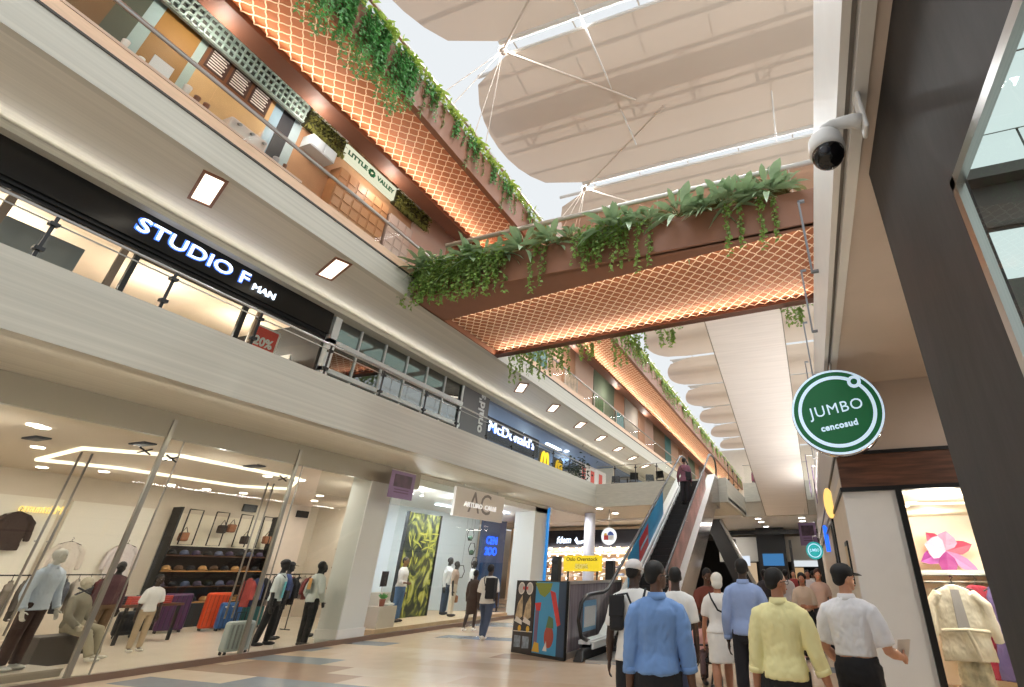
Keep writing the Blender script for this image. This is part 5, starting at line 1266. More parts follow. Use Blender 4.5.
bag = person('man in a white T-shirt and jeans with a black backpack walking along the shop windows', P11, dirto(P11)-.5, 1.80, D2, pose(Ll=WALK['Ll'], Rl=WALK['Rl'], La=((-.2, .05, -1), (-.1, .3, -1))), (212, 208, 200), .9, .47, (62, 72, 92), shoes=(206, 200, 190), build=1.1)
P12 = Vector((-10.0, 14.6, 0))
person('person in dark brown clothes walking ahead of the man with the backpack', P12, dirto(P12)-.4, 1.66, D2, WALK2, (66, 48, 38), 1.8, .5, None, ((64, 46, 36), .28, .9), (226, 220, 214), fem=True)
person('person in a purple jacket riding up near the top of the escalator', (-4.05, 18.4, 3.83), 0, 1.66, D1, pose(La=((-.3, .1, -1), (-.1, .5, -.8))), (122, 78, 92), 1.9, .47, (36, 32, 36), fem=True, build=1.08)
person('person in a maroon coat on the gallery beside the sloping panel', (-2.35, 29.2, 5.4), .4, 1.66, D2, WALK, (130, 72, 92), 1.8, .42, (120, 126, 132), fem=True)
for k, (x, y, D, c, b, r, lab) in enumerate(((785, 573, 17, (196, 190, 190), (40, 42, 60), 0, 'person in a grey top far down the passage'), (776, 574, 19, (40, 40, 44), (30, 30, 34), 0, 'person all in black far down the passage by the dark pier'), (807, 572, 19, (224, 222, 220), (36, 40, 60), PI, 'person in white facing this way far down the passage'), (793, 574, 22, (150, 60, 60), (40, 40, 44), PI, 'person in a dull red top far down the passage'), (812, 571, 23, (212, 208, 204), (30, 30, 34), 0, 'person in pale clothes farthest down the passage under the teal sign'), (764, 575, 16, (52, 50, 56), (30, 30, 34), .4, 'person in dark clothes beyond the man in light blue'))):
    q = px(x, y, D); person(lab, q, dirto(q)+r, 1.7, (D1, D2, D3, D4)[k % 4], WALK if k % 2 else WALK2, c, .9, .5, b, vox=.024, fem=k % 3 == 0)
# ---- what they carry
h = hand_of(yel, -1)
bgk = thing('black_bag', 'black holdall hanging from the hand of the man in the yellow shirt', 'bag', (h.x, h.y, h.z-.4))
g = MB(); g.ell((h.x, h.y+.02, h.z-.33), (.13, .2, .17), 20, 12); g.box(h.x-.1, h.x+.1, h.y-.16, h.y+.2, h.z-.45, h.z-.28)
def mwork(mb, name, m, parent, vox=.012, fold=.0):
    o = remesh(mb, name, m, None, vox, 4, fold)
    off = origin(parent)
    for v in o.data.vertices: v.co -= off
    o.parent = parent; return o
M_BAG = mat('black_fabric', (20, 20, 24), .7)
mwork(g, 'body', M_BAG, bgk, .012, .006)
MB().tube([(h.x, h.y-.12, h.z-.2), (h.x, h.y-.05, h.z-.09), (h.x, h.y+.04, h.z-.07), (h.x, h.y+.14, h.z-.2)], .012, 8).build('handle', M_BAG, bgk, smooth=True)
h = hand_of(whi, 1)
pp_ = thing('folded_paper', 'white folded paper in the hand of the man in the black cap', 'paper', h)
T = Matrix.Translation(h + Vector((.02, .08, .03))) @ Matrix.Rotation(.5, 4, 'Z') @ Matrix.Rotation(.5, 4, 'X')
MB().box(-.06, .06, -.004, .0, -.05, .12, T).box(-.06, .06, .003, .006, -.05, .115, T).build('sheet', M_WHITE, pp_)
def strap_bag(t, label, side, z, size, m=M_BAG, strap=True, H=1.7, back=-.1, w=.105):
    g0 = wpos(t, (side*.17, back, z)); o = thing('shoulder_bag', label, 'bag', g0)
    R = Matrix.Translation(g0) @ Matrix.Rotation(t.rotation_euler.z, 4, 'Z')
    g = MB().box(-size[0]/2, size[0]/2, -size[1]/2, size[1]/2, -size[2]/2, size[2]/2, R)
    b = g.build('body', m, o, .03)
    MB().box(-size[0]/2-.005, size[0]/2+.005, -size[1]/2-.008, -size[1]/2+.02, -size[2]*.1, size[2]/2+.005, R).build('flap', m, o, .01)
    if strap:
        pts = [wpos(t, q) for q in ((side*.17, back, z+size[2]/2), (side*.06, -.165, z+.18), (-side*.03, -.16, .70*H), (-side*.11, -.115, .79*H), (-side*.125, -.02, .835*H), (-side*.10, .10, .79*H), (side*.05, .16, .66*H), (side*.19, .06, z+.12), (side*.19, back, z+size[2]/2))]
        MB().tube(pts, .013, 6).build('strap', m, o, smooth=True)
    return o
strap_bag(cpm, 'black shoulder bag hanging on the back of the man in the white cap', -1, 1.22, (.15, .12, .32), H=1.72, strap=True)
strap_bag(drs, 'small black bag at the hip of the woman in white on a long strap', 1, .90, (.15, .08, .13), H=1.6)
strap_bag(bag, 'black backpack slung on one shoulder of the man at the shop windows', 1, 1.2, (.26, .2, .5), H=1.8, back=-.17)
strap_bag([o for o in C.objects if o.get('label', '').startswith('person in a purple jacket')][0], 'black bag at the side of the person on the escalator', 1, .95, (.2, .1, .3), H=1.66)
# ---- pushchair with a child
Pc = px(697, 612, 8.9)
pc = thing('pushchair', 'black pushchair with thin wheels in front of the man in rust brown', 'pushchair', Pc)
X, Y = Pc.x, Pc.y
def pt_(a, b, c): return (X+a, Y+b, c)
g = MB()
for s in (-.22, .22): g.tube([pt_(s, .5, .98), pt_(s, .15, .5), pt_(s, -.35, .12)], .014, 6); g.tube([pt_(s, -.1, .62), pt_(s, .35, .1)], .014, 6)
g.tube([pt_(-.22, .5, .98), pt_(.22, .5, .98)], .016, 6); g.tube([pt_(-.22, -.1, .62), pt_(.22, -.1, .62)], .014, 6)
g.build('frame', M_BLACK, pc)
MB().hexa([pt_(-.2, -.15, .40), pt_(.2, -.15, .40), pt_(.2, .2, .34), pt_(-.2, .2, .34), pt_(-.2, -.15, .46), pt_(.2, -.15, .46), pt_(.2, .2, .40), pt_(-.2, .2, .40)]).build('seat', M_BAG, pc, .02)
MB().hexa([pt_(-.2, .2, .36), pt_(.2, .2, .36), pt_(.2, .26, .36), pt_(-.2, .26, .36), pt_(-.19, .42, .92), pt_(.19, .42, .92), pt_(.19, .46, .9), pt_(-.19, .46, .9)]).build('backrest', M_BAG, pc, .02)
for s in (-.24, .24):
    for b in (-.35, .35): MB().tube([pt_(s-.02, b, .09), pt_(s+.02, b, .09)], .09, 18).build('wheel', M_BLACK, pc)
person('small child in a pink top sitting in the pushchair', (X, Y+.12, 0), PI, 1.0, D1, pose(hip=.50, Ll=((-.1, 1, -.1), (-.05, .3, -1)), Rl=((.1, 1, -.1), (.05, .3, -1)), La=((-.3, .5, -1), (.1, 1, -.2)), Ra=((.3, .5, -1), (-.1, 1, -.2))), (206, 150, 140), .9, .5, (90, 70, 70), hairstyle='full', fem=True)
# ================================================================== GROUND FLOOR SHOP behind the glass
GX = -11.24
M_MULL = mat('steel_mullion', (146, 142, 134), .35, .7)
struct('window_6', B(GX-.006, GX+.006, -3, 5.85, .1, 3.86), M_GLASSD); struct('window_7', B(GX-.006, GX+.006, 5.9, 8.55, .1, 3.86), M_GLASSD)
struct('window_8', B(GX-.006, GX+.006, 9.3, 10.9, .1, 3.86), M_GLASSD); struct('window_9', B(GX-.006, GX+.006, 12.15, 17.6, .1, 4.2), M_GLASS)
mu = MB()
for y in (5.84, 8.55): mu.box(GX-.03, GX+.03, y, y+.07, .05, 4.2)
for y in (6.15, 8.75): mu.box(GX-.012, GX+.012, y, y+.018, .05, 3.86)
struct('trim_34', mu, M_MULL)
for k, (y, lab) in enumerate(((4.75, 'long steel pull handle on the glass door nearest the camera'), (8.0, 'long steel pull handle on the glass door beside the second mullion'))):
    t = thing('door_pull', lab, 'door handle', (GX+.06, y, 2)); 
    for o in (0, .14): MB().tube([(GX+.07, y+o, .75), (GX+.07, y+o, 3.35)], .016, 8).build('bar', M_MULL, t, smooth=True)
    for z in (.95, 2, 3.2):
        for o in (0, .14): MB().tube([(GX, y+o, z), (GX+.07, y+o, z)], .012, 6).build('clamp', M_STEEL, t)
for k, (y, z) in enumerate(((5.6, 3.55), (6.05, 3.5), (8.35, 3.5), (5.62, 1.3))):
    o = MB().tube([(GX+.02, y-.1, z-.05), (GX+.02, y+.1, z+.05)], .014, 6).tube([(GX+.02, y-.1, z+.05), (GX+.02, y+.1, z-.05)], .014, 6).build('glass_clamp', M_BLACK)
    tag(o, ['spider clamp on the glass just before the first mullion', 'spider clamp on the glass just after the first mullion', 'spider clamp high on the glass beside the second mullion', 'low spider clamp on the first mullion'][k], 'clamp', 'spider clamps of the glass front')
# raised ceiling cove of the shop and downlights
cv = MB()
P = [(-17.2, 6.6), (-16.6, 7.9), (-16.6, 11.0), (-15.6, 11.9), (-13.6, 10.6), (-13.4, 7.4), (-14.6, 6.2)]
for a, b in zip(P, P[1:]+P[:1]): cv.tube([(a[0], a[1], 3.97), (b[0], b[1], 3.97)], .05, 6)
o = cv.build('cove_lamp', glow('warm_cove', (255, 240, 206), 1.6)); tag(o, 'glowing cream cove line curving over the shop ceiling', 'light')
DLS = [(-13.2, 4.8), (-13.3, 4.95), (-15.6, 5.9), (-18.4, 6.3), (-18.6, 7.3), (-17.8, 8.2), (-14.3, 7.6), (-18.6, 10.3), (-18.5, 11.3), (-18.2, 12.3), (-14.2, 10.1), (-13.9, 10.9), (-16.2, 13.6), (-17.6, 14.6)]
for k, (x, y) in enumerate(DLS):
    o = MB().lathe([(.11, 0), (.11, -.02), (.02, -.025)], (x, y, 4.0), 16).build('downlight', glow('shop_spot', (255, 248, 236), 7)); tag(o, '%s round downlight of the clothing shop ceiling, counted from the near glass' % ORD[k], 'light', 'downlights of the clothing shop ceiling')
for k, (x, y) in enumerate(((-13.0, 6.4), (-14.5, 5.4), (-13.1, 8.9))):
    t = thing('ceiling_speaker_vent', '%s dark square vent in the shop ceiling, counted from the near glass' % ORD[k], 'vent', (x, y, 4.0), 'dark vents of the clothing shop')
    B(x-.25, x+.25, y-.12, y+.12, 3.97, 4.0).build('frame', M_DARK, t); B(x-.2, x+.2, y-.08, y+.08, 3.96, 3.97).build('grille', M_BLACK, t)
def M(c, r=.6): return mat('cl_%d_%d_%d' % c, c, r)
# back wall: white display panels, straps and the cap unit
for k, (y0, y1) in enumerate(((4.4, 6.0), (6.05, 8.4), (8.6, 10.6))):
    t = tag(B(-19.5, -19.42, y0, y1, .9, 3.35).build('wall_panel', mat('white_panel', (232, 226, 214), .5)), ['white wall panel behind the glowing lettering of the clothing shop', 'white wall panel with hanging dark tops in the clothing shop', 'white wall panel beside the cap shelves of the clothing shop'][k], 'panel')
lt = fit(text('lettering', 'omunttitM', .3, glow('gold_letters', (255, 214, 130), 1.2), None, (-19.35, 8.0, 3.06), RW, UP, .02, .0), .85); lt.name = 'wall_lettering'; tag(lt, 'small golden glowing lettering on the white shop wall', 'sign')  # glowing letters stand for the mirrored reflection of a sign
cu = thing('cap_shelves', 'tall black shelf unit with caps and hanging straps on the back wall', 'shelf', (-19.2, 12.4, 0))
B(-19.48, -19.42, 11.1, 14.6, 0, 3.3).build('back_panel', mat('panel_cream', (236, 226, 206), .5), cu)
B(-19.42, -19.40, 11.15, 14.55, .66, 2.32).build('dark_panel', M((40, 34, 34)), cu)
for y in (11.1, 14.55): B(-19.45, -19.0, y, y+.06, 0, 3.45).build('post', M_BLACK, cu)
for q, z in enumerate((.7, 1.15, 1.6, 2.05)): B(-19.45, -18.95, 11.15, 14.55, z-.03, z).build('shelf_board', M_WOOD if q % 2 else mat('shelf_tan', (190, 140, 84), .5), cu)
for q in range(4):
    y = 11.35+q*.85
    fr = MB().tube([(-19.0, y, 3.4), (-19.0, y+.42, 3.4), (-19.0, y+.42, 2.35), (-19.0, y, 2.35), (-19.0, y, 3.4)], .02, 6); fr.build('strap_frame', M_BLACK, cu)
B(-19.42, -18.95, 11.15, 14.55, .0, .66).build('base_cabinet', M_DARK, cu)
capc = [(40, 40, 46), (70, 60, 84), (190, 150, 96), (24, 24, 28), (96, 70, 50), (90, 100, 130)]
def cap_obj(c):
    t = thing('sun_hat', 'x', 'hat', (0, 0, 0), 'hats on the black shelf unit')
    MB().ell((0, 0, .05), (.11, .12, .1), 14, 8).build('crown', M(c), t, smooth=True); MB().ell((.13, 0, .02), (.1, .09, .015), 12, 6).build('brim', M(c), t, smooth=True)
    return t
cp = [cap_obj(c) for c in capc]; used = set()
for r, z in enumerate((.7, 1.15, 1.6, 2.05)):
    for q in range(9):
        v = (q*2+r) % 6; loc = (-19.2, 11.4+q*.36, z+.01); lab = '%s hat along the %s shelf up of the black shelf unit' % (ORD[q], ORD[r])
        if v not in used: used.add(v); cp[v].location = loc; cp[v]['label'] = lab
        else: dup(cp[v], loc, None, lab)
for k, (y, z) in enumerate(((11.5, 2.45), (12.6, 2.75), (12.9, 2.8), (13.5, 2.45), (14.3, 2.5))):
    t = thing('wall_bag', '%s small bag hanging above the cap shelves, counted from the glass side' % ORD[k], 'bag', (-19.1, y, z), 'small bags over the cap shelves')
    B(-19.2, -19.0, y-.12, y+.12, z, z+.26).build('body', M((60, 46, 40) if k % 2 else (150, 100, 70)), t, .04); MB().tube([(-19.1, y-.09, z+.25), (-19.1, y, z+.42), (-19.1, y+.09, z+.25)], .012, 6).build('strap', M_BLACK, t)
for k, y in enumerate((13.3, 15.5)): tag(B(-19.48, -19.4, y, y+.5, 3.55, 3.8).build('wall_vent', M_BLACK), '%s black vent high on the shop back wall' % ORD[k], 'vent')
# suitcases
def suitcase(c, h, w, lab, x, y, rot):
    t = thing('suitcase', lab, 'suitcase', (0, 0, 0), None)
    B(-w/2, w/2, -.14, .14, .06, h).build('shell', M(c, .4), t, .06)
    g = MB()
    for k in range(5): g.box(-w/2+.05+k*(w-.1)/5, -w/2+.08+k*(w-.1)/5, -.152, -.13, .12, h-.06)
    g.build('ribs', M(tuple(int(v*.8) for v in c), .4), t)
    for sx in (-w/2+.06, w/2-.06):
        for sy in (-.09, .09): MB().tube([(sx-.015, sy, .035), (sx+.015, sy, .035)], .035, 10).build('wheel', M_BLACK, t)
    MB().tube([(-.09, .1, h), (-.09, .1, h+.16), (.09, .1, h+.16), (.09, .1, h)], .011, 6).build('pull_handle', M_BLACK, t)
    t.location = (x, y, 0); t.rotation_euler = (0, 0, rot); return t
suitcase((76, 40, 78), 1.0, .66, 'purple suitcase standing before the cap shelves', -17.8, 11.2, 1.2)
suitcase((206, 74, 34), 1.0, .62, 'orange suitcase beside the purple one', -17.4, 12.1, 1.2)
suitcase((48, 92, 150), .74, .55, 'small blue suitcase in front of the orange one', -16.9, 12.2, 1.2)
suitcase((38, 92, 92), .74, .55, 'small teal suitcase at the end of the suitcase row', -17.0, 13.0, 1.2)
suitcase((30, 32, 40), .62, .45, 'small dark suitcase behind the child in the white T-shirt', -17.6, 10.0, 1.1)
suitcase((150, 160, 160), .62, .52, 'grey suitcase right behind the glass beside the second mullion', -12.0, 9.0, 1.4)
# mannequins and visitors of the shop
WM = (206, 204, 198); BM = (26, 25, 26)
def mann(*a, **k): k.setdefault('features', False); k.setdefault('name', 'mannequin'); k.setdefault('cat', 'mannequin'); k.setdefault('hair', None); return person(*a, **k)
mp = at(32, 668, 2, 0); mp = Vector((-12.7, 5.75, 0))
def podium(x, y, s, h, lab, c=(200, 190, 176)): 
    t = thing('podium', lab, 'podium', (x, y, 0)); B(x-s, x+s, y-s, y+s, 0, h-.03).build('body', M(c), t); B(x-s-.01, x+s+.01, y-s-.01, y+s+.01, h-.03, h).build('top', M(tuple(min(255, v+12) for v in c)), t)
podium(-12.75, 5.8, .5, .12, 'low podium under the white mannequin behind the near glass', (150, 140, 128))
mann('white mannequin in a pale blue shirt and dark trousers behind the near glass', (-12.75, 5.8, .12), -1.15, 1.84, WM, pose(La=((-.3, .0, -1), (-.2, .3, -1)), Ra=((.35, .1, -1), (.1, .45, -1))), (196, 208, 226), 1.9, .47, (62, 42, 38), shoes=(210, 206, 200), yaw=.9, collar=True, fold=.008, vox=.011)
mann('seated pale mannequin in grey trousers beside the white mannequin', (-13.9, 7.0, 0), -1.0, 1.8, (176, 168, 150), pose(hip=.62, lean=(0, -.1), Ll=((-.15, 1, -.2), (-.05, .2, -1)), Rl=((.15, 1, -.3), (.05, .5, -1)), La=((-.2, .3, -1), (.1, .7, -.6)), Ra=((.2, .3, -1), (-.1, .7, -.6))), (120, 114, 100), 1.9, .5, (150, 142, 122), shoes=(220, 216, 206))
podium(-14.0, 6.82, .30, .48, 'grey block under the seated mannequin', (70, 64, 60))
mann('dark mannequin in a striped dark red sweater and brown trousers in the clothing shop', (-15.2, 8.1, .0), -1.5, 1.8, BM, STAND, (74, 44, 50), 1.9, .5, (98, 76, 54), shoes=(24, 22, 22))
person('young visitor in a white T-shirt and beige trousers in the clothing shop', (-14.39, 8.51, 0), -1.6, 1.52, D2, pose(La=((-.2, .1, -1), (.0, .2, -1))), (226, 224, 224), .9, .5, (176, 156, 130), shoes=(220, 216, 208), fem=False, build=.85, yaw=.3)
m3 = mann('black mannequin in a pale T-shirt with a teal print and a black belt bag', (-12.7, 10.2, 0), -.95, 1.86, BM, pose(La=((-.4, -.1, -1), (.1, .3, -1)), Ll=((-.08, .1, -1), (-.0, -.05, -1)), Rl=((.06, -.12, -1), (.02, -.2, -1))), (206, 216, 214), .95, .5, (24, 24, 26), cap=(24, 24, 28), yaw=.3)
R3 = Matrix.Translation(m3.location) @ Matrix.Rotation(m3.rotation_euler.z, 4, 'Z')
o = B(.01, .15, .148, .158, 1.0, 1.36, R3).build('print', M((110, 190, 200)), None)
MB_off = m3.location.copy()
Ri = R3.inverted(); o.data.transform(Ri); o.parent = m3
strap_bag(m3, 'black belt bag across the black mannequin in the pale T-shirt', -1, 1.05, (.3, .1, .2), H=1.86, back=.16)
m4 = mann('black mannequin in a pale grey hoodie with a printed back, beside the white column', (-11.75, 10.45, 0), -.2, 1.84, BM, pose(La=((-.5, -.1, -1), (.3, .5, -.8)), Ra=((.5, -.1, -1), (-.3, .5, -.8)), Rl=((.12, -.05, -1), (.05, -.1, -1))), (202, 208, 206), 1.85, .5, (22, 22, 24), fold=.009)
R4 = Matrix.Identity(4)
for a, c in (((-.11, .11, -.175, -.165, 1.12, 1.34), (120, 130, 126)), ((-.07, .06, -.182, -.17, 1.2, 1.44), (206, 150, 84))):
    o = B(*a).build('print', M(c)); o.parent = m4
mann('black mannequin in a blue jacket between the two mannequins with caps', (-13.6, 11.1, 0), -.9, 1.82, BM, STAND, (60, 80, 130), 1.9, .5, (24, 24, 26), cap=(30, 30, 34))
mann('black mannequin in a red and white varsity jacket behind the hoodie mannequin', (-13.3, 11.9, 0), -.9, 1.8, BM, STAND, (176, 60, 54), 1.9, .5, (30, 30, 34))
# racks of clothes
def garment(c, kind='top', s=1.0, hang=True):
    t = thing('hanging_garment', 'x', 'garment', (0, 0, 0), None); g = MB()
    if kind == 'top':
        g.loft([[(x*a*s, y*b, z*s) for x, y in ((1, 0), (.7, .7), (0, 1), (-.7, .7), (-1, 0), (-.7, -.7), (0, -1), (.7, -.7))] for z, a, b in ((-.72, .25, .06), (-.4, .24, .06), (-.16, .24, .05), (-.05, .16, .04), (0, .06, .04))])
        for sd in (-1, 1): g.tube([(sd*.16*s, 0, -.08*s), (sd*.27*s, 0, -.2*s), (sd*.31*s, .0, -.55*s)], [.06, .07, .06], 10)
    elif kind == 'trousers':
        for sd in (-1, 1): g.tube([(sd*.09*s, 0, 0), (sd*.10*s, 0, -.4*s), (sd*.12*s, 0, -1.0*s)], [.09, .10, .12], 12)
    else:
        g.loft([[(x*a*s, y*b, z*s) for x, y in ((1, 0), (.7, .7), (0, 1), (-.7, .7), (-1, 0), (-.7, -.7), (0, -1), (.7, -.7))] for z, a, b in ((-1.15, .30, .1), (-.6, .22, .08), (-.4, .15, .07), (-.15, .19, .06), (-.02, .14, .04), (0, .06, .03))])
    o = remesh(g, 'cloth', mat('garm_%d_%d_%d' % c[:3], c[:3], .85, vary=c[3] if len(c) > 3 else 0, scale=9), t, .014, 3, .012, int(c[0]))
    MB().tube([(-.2*s, 0, -.07), (0, 0, .02), (.2*s, 0, -.07)], .009, 6).tube([(0, 0, .02), (0, 0, .06), (.03, 0, .09), (0, 0, .12)], .006, 6).build('hanger', M_BLACK, t)
    return t
def rack(x, y, rot, n, cols, lab, L=1.3):
    t = thing('clothing_rack', lab, 'clothing rack', (x, y, 0)); R = Matrix.Translation((x, y, 0)) @ Matrix.Rotation(rot, 4, 'Z')
    g = MB()
    for s in (-L/2, L/2): g.tube([R @ Vector((s, 0, 0)), R @ Vector((s, 0, 1.5))], .016, 6); g.tube([R @ Vector((s, -.25, .02)), R @ Vector((s, .25, .02))], .016, 6)
    g.build('frame', M_BLACK, t); MB().tube([R @ Vector((-L/2, 0, 1.5)), R @ Vector((L/2, 0, 1.5))], .016, 6).build('rail', M_BLACK, t)
    pr = [garment(c) for c in cols]
    for k in range(n):
        q = R @ Vector((-L/2+.12+(L-.24)*k/(n-1), 0, 1.40)); lb = '%s garment along the %s' % (ORD[k], lab.split(' with')[0]); v = k % len(pr)
        if k < len(pr): o = pr[k]; o.location = q; o.rotation_euler = (0, 0, rot+PI/2); o['label'] = lb; o['group'] = 'garments on the '+lab.split(' with')[0]
        else: o = dup(pr[v], q, rot+PI/2, lb)
rack(-15.8, 6.4, 1.2, 7, [(120, 110, 100), (90, 84, 80), (150, 140, 130), (60, 52, 50)], 'near black rack with grey sweaters', 1.5)
rack(-17.2, 8.4, 1.3, 7, [(40, 40, 44), (110, 50, 50), (70, 74, 84), (170, 160, 150)], 'black rack by the white panels with dark sweaters', 1.5)
rack(-15.5, 12.2, 1.4, 7, [(150, 60, 56), (60, 70, 110), (30, 30, 34), (190, 180, 168)], 'black rack behind the column mannequins with jackets', 1.5)
rack(-17.9, 15.2, .2, 6, [(196, 186, 176), (120, 60, 60), (40, 40, 46)], 'black rack near the yellow shelf with shirts', 1.4)
for k, (y, c) in enumerate(((6.9, (96, 70, 50)), (7.6, (60, 46, 42)), (8.9, (216, 206, 196)), (10.2, (210, 200, 200)))):
    o = garment(c, 'top', 1.25); o.location = (-19.3, y, 2.95 if k < 2 else 2.3); o.rotation_euler = (0, 0, PI/2); o['label'] = ['brown top hanging on the white shop wall panel', 'dark brown top hanging beside the brown one on the white panel', 'cream shirt hanging on the white panel beside the brown tops', 'pale shirt hanging by the cap shelves'][k]
tb = thing('display_table', 'dark display table with folded clothes in the clothing shop', 'table', (-16.4, 9.6, 0))
B(-17, -15.9, 8.9, 10.2, .78, .84).build('top', M_WOOD, tb)
for x in (-16.95, -16.0):
    for y in (8.95, 10.1): B(x, x+.06, y, y+.06, 0, .78).build('leg', M_BLACK, tb)
for k in range(8):
    x = -16.8+(k % 4)*.25; y = 9.15+(k//4)*.6; c = [(90, 84, 96), (150, 140, 130), (60, 60, 70), (180, 70, 60)][k % 4]
    g = MB()
    for q in range(4): g.box(x-.1, x+.1, y-.16, y+.16, .845+q*.045, .885+q*.045)
    tag(g.build('folded_clothes', M(c), bevel=.01), '%s stack of folded clothes on the dark display table' % ORD[k], 'clothes', 'folded stacks on the display table')
ys2 = thing('yellow_shelf', 'yellow backed shelf at the far end of the clothing shop', 'shelf', (-16.8, 16.3, 0))
B(-17.6, -15.8, 16.42, 16.48, .9, 3.3).build('back_panel', mat('yellow_panel', (206, 160, 60), .5), ys2)
for z in (1.0, 1.7, 2.35): B(-17.6, -15.8, 16.1, 16.42, z, z+.04).build('shelf_board', M_WOOD, ys2)
sgn = tag(B(-17.0, -16.5, 16.36, 16.4, 2.55, 3.0).build('red_sign', M((130, 40, 34))), 'small dark red sign on the yellow shelf', 'sign')
fit(text('lettering', 'h', .3, M_WHITE, sgn, (-16.6, 16.35, 2.75), (1, 0, 0), UP, .004, .01), .16, 0)
for k in range(6):
    t = thing('shelf_bag', '%s brown bag on the yellow shelf, counted from its lower corner' % ORD[k], 'bag', (-17.4+(k % 3)*.6, 16.25, 1.04+.66*(k//3)), 'brown bags on the yellow shelf'); x, y, z = t.location
    B(x-.16, x+.16, y-.09, y+.09, z, z+.28).build('body', M((90, 60, 44) if k % 2 else (50, 40, 36)), t, .03); MB().tube([(x-.1, y, z+.27), (x, y, z+.4), (x+.1, y, z+.27)], .012, 6).build('handle', M_BLACK, t)
# ================================================================== MENSWEAR WINDOW
ac = thing('shop_sign', 'greige hanging sign panel with large grey AC and white ARTURO CALLE', 'sign', (-11, 15.9, 3.3))
B(-11.12, -11.02, 14.35, 17.35, 3.27, 4.2).build('panel', mat('sign_greige', (226, 219, 214), .5), ac)
for y in (14.8, 16.9): MB().tube([(-11.07, y, 4.2), (-11.07, y, 4.34)], .015, 6).build('hanger', M_STEEL, ac)
fit(text('monogram', 'AC', 1.0, mat('sign_grey', (140, 134, 132), .5), ac, (-11.015, 15.8, 3.75), RW, UP, .004, .0), 1.35)
fit(text('lettering', 'ARTURO  CALLE', .22, mat('white_letters', (250, 250, 250), .4, emit=(255, 255, 255), es=.4), ac, (-11.0, 15.85, 3.68), RW, UP, .01, .0), 2.0)
jp = thing('plant_poster', 'tall poster of yellow green jungle plants standing in the menswear window', 'poster', (-13.3, 16.0, .2))
jm = bpy.data.materials.new('jungle_print'); jm.use_nodes = True; nt = jm.node_tree; N = nt.nodes.new; L = nt.links.new
tc = N('ShaderNodeTexCoord'); mp_ = N('ShaderNodeMapping'); mp_.inputs['Scale'].default_value = (1, 1.3, .8); nz = N('ShaderNodeTexNoise'); nz.inputs['Scale'].default_value = 1.5; nz.inputs['Detail'].default_value = 6; nz.inputs['Distortion'].default_value = 2.2
rp_ = N('ShaderNodeValToRGB'); e = rp_.color_ramp.elements; e[0].position = .42; e[0].color = lin((44, 50, 44)); e[1].position = .72; e[1].color = lin((208, 204, 140))
for p_, c in ((.50, (88, 96, 52)), (.58, (164, 164, 70))): q = e.new(p_); q.color = lin(c)
L(tc.outputs['Object'], mp_.inputs[0]); L(mp_.outputs[0], nz.inputs['Vector']); L(nz.outputs['Fac'], rp_.inputs[0]); L(rp_.outputs[0], nt.nodes['Principled BSDF'].inputs['Base Color'])
B(-13.32, -13.28, 14.9, 16.6, .2, 3.5).build('print', jm, jp)
f = MB()
for k in range(20):
    b = (-13.26, rnd(15.2, 16.3), rnd(2.0, 2.9)); a = rnd(0, 2*PI); leaf(f, b, (.05, math.cos(a), math.sin(a)), (1, 0, 0), rnd(.25, .5), rnd(.04, .08), .05, 4)
f.build('leaf_print', mat('print_lime', (190, 186, 84), .6), jp)
MB().box(-13.36, -13.24, 14.84, 14.9, .2, 3.52).box(-13.36, -13.24, 16.6, 16.66, .2, 3.52).build('frame', M_DARK, jp)
GM = (30, 26, 26)
mann('mannequin in a white blouse and wide blue jeans before the jungle poster', (-12.45, 14.2, .2), -1.3, 1.82, (120, 84, 66), pose(Ra=((.2, .2, -1), (.3, .9, -.1))), (222, 214, 210), 1.6, .53, (78, 108, 148), shoes=(40, 36, 34), fem=True, baggy=1.6, hair=(40, 30, 26))
mann('tall dark mannequin in a white shirt behind the others in the menswear window', (-13.0, 17.2, .2), -1.3, 1.9, GM, STAND, (226, 226, 226), 1.9, .5, (70, 84, 104))
mm = mann('dark mannequin in a brown top and cream trousers holding a tan bag', (-12.2, 16.55, .2), -1.1, 1.75, GM, STAND, (186, 160, 144), .8, .55, (220, 206, 186), fem=True, baggy=1.5)
mann('dark mannequin in a white T-shirt and black trousers at the end of the menswear window', (-12.2, 17.6, .2), -1.0, 1.78, GM, pose(La=((-.4, -.1, -1), (.4, .3, -1))), (226, 224, 222), .7, .54, (24, 24, 28), fem=True)
h = hand_of(mm, -1); t = thing('tan_handbag', 'tan handbag held by the mannequin in cream trousers', 'bag', (h.x, h.y, h.z-.38)); B(h.x-.14, h.x+.14, h.y-.07, h.y+.07, h.z-.38, h.z-.16).build('body', M((176, 116, 74)), t, .03); MB().tube([(h.x-.09, h.y, h.z-.17), (h.x, h.y, h.z-.07), (h.x+.09, h.y, h.z-.17)], .011, 6).build('handle', M((150, 96, 60)), t)
pl = thing('display_plinth', 'pale stepped plinth beside the white column in the menswear window', 'plinth', (-12.1, 13.5, .2))
B(-12.05, -11.45, 12.4, 13.05, .2, .72).build('lower_block', M((206, 192, 178)), pl); B(-12.25, -11.85, 12.75, 13.15, .72, 1.05).box(-12.25, -12.05, 12.75, 13.15, .2, .72).build('upper_block', M((216, 206, 194)), pl)
t = thing('potted_plant', 'small green plant in a terracotta pot on the pale plinth', 'plant', (-11.6, 12.6, .72)); MB().lathe([(.06, .72), (.085, .9), (.07, .9), (.05, .88)], (-11.6, 12.6, 0), 16).build('pot', M((150, 84, 58)), t, smooth=True)
f = MB()
for k in range(40): leaf(f, (-11.6+rnd(-.05, .05), 12.6+rnd(-.05, .05), .9), (rnd(-1, 1), rnd(-1, 1), rnd(.6, 2)), (1, 0, 0), rnd(.12, .24), .04, .2, 2)
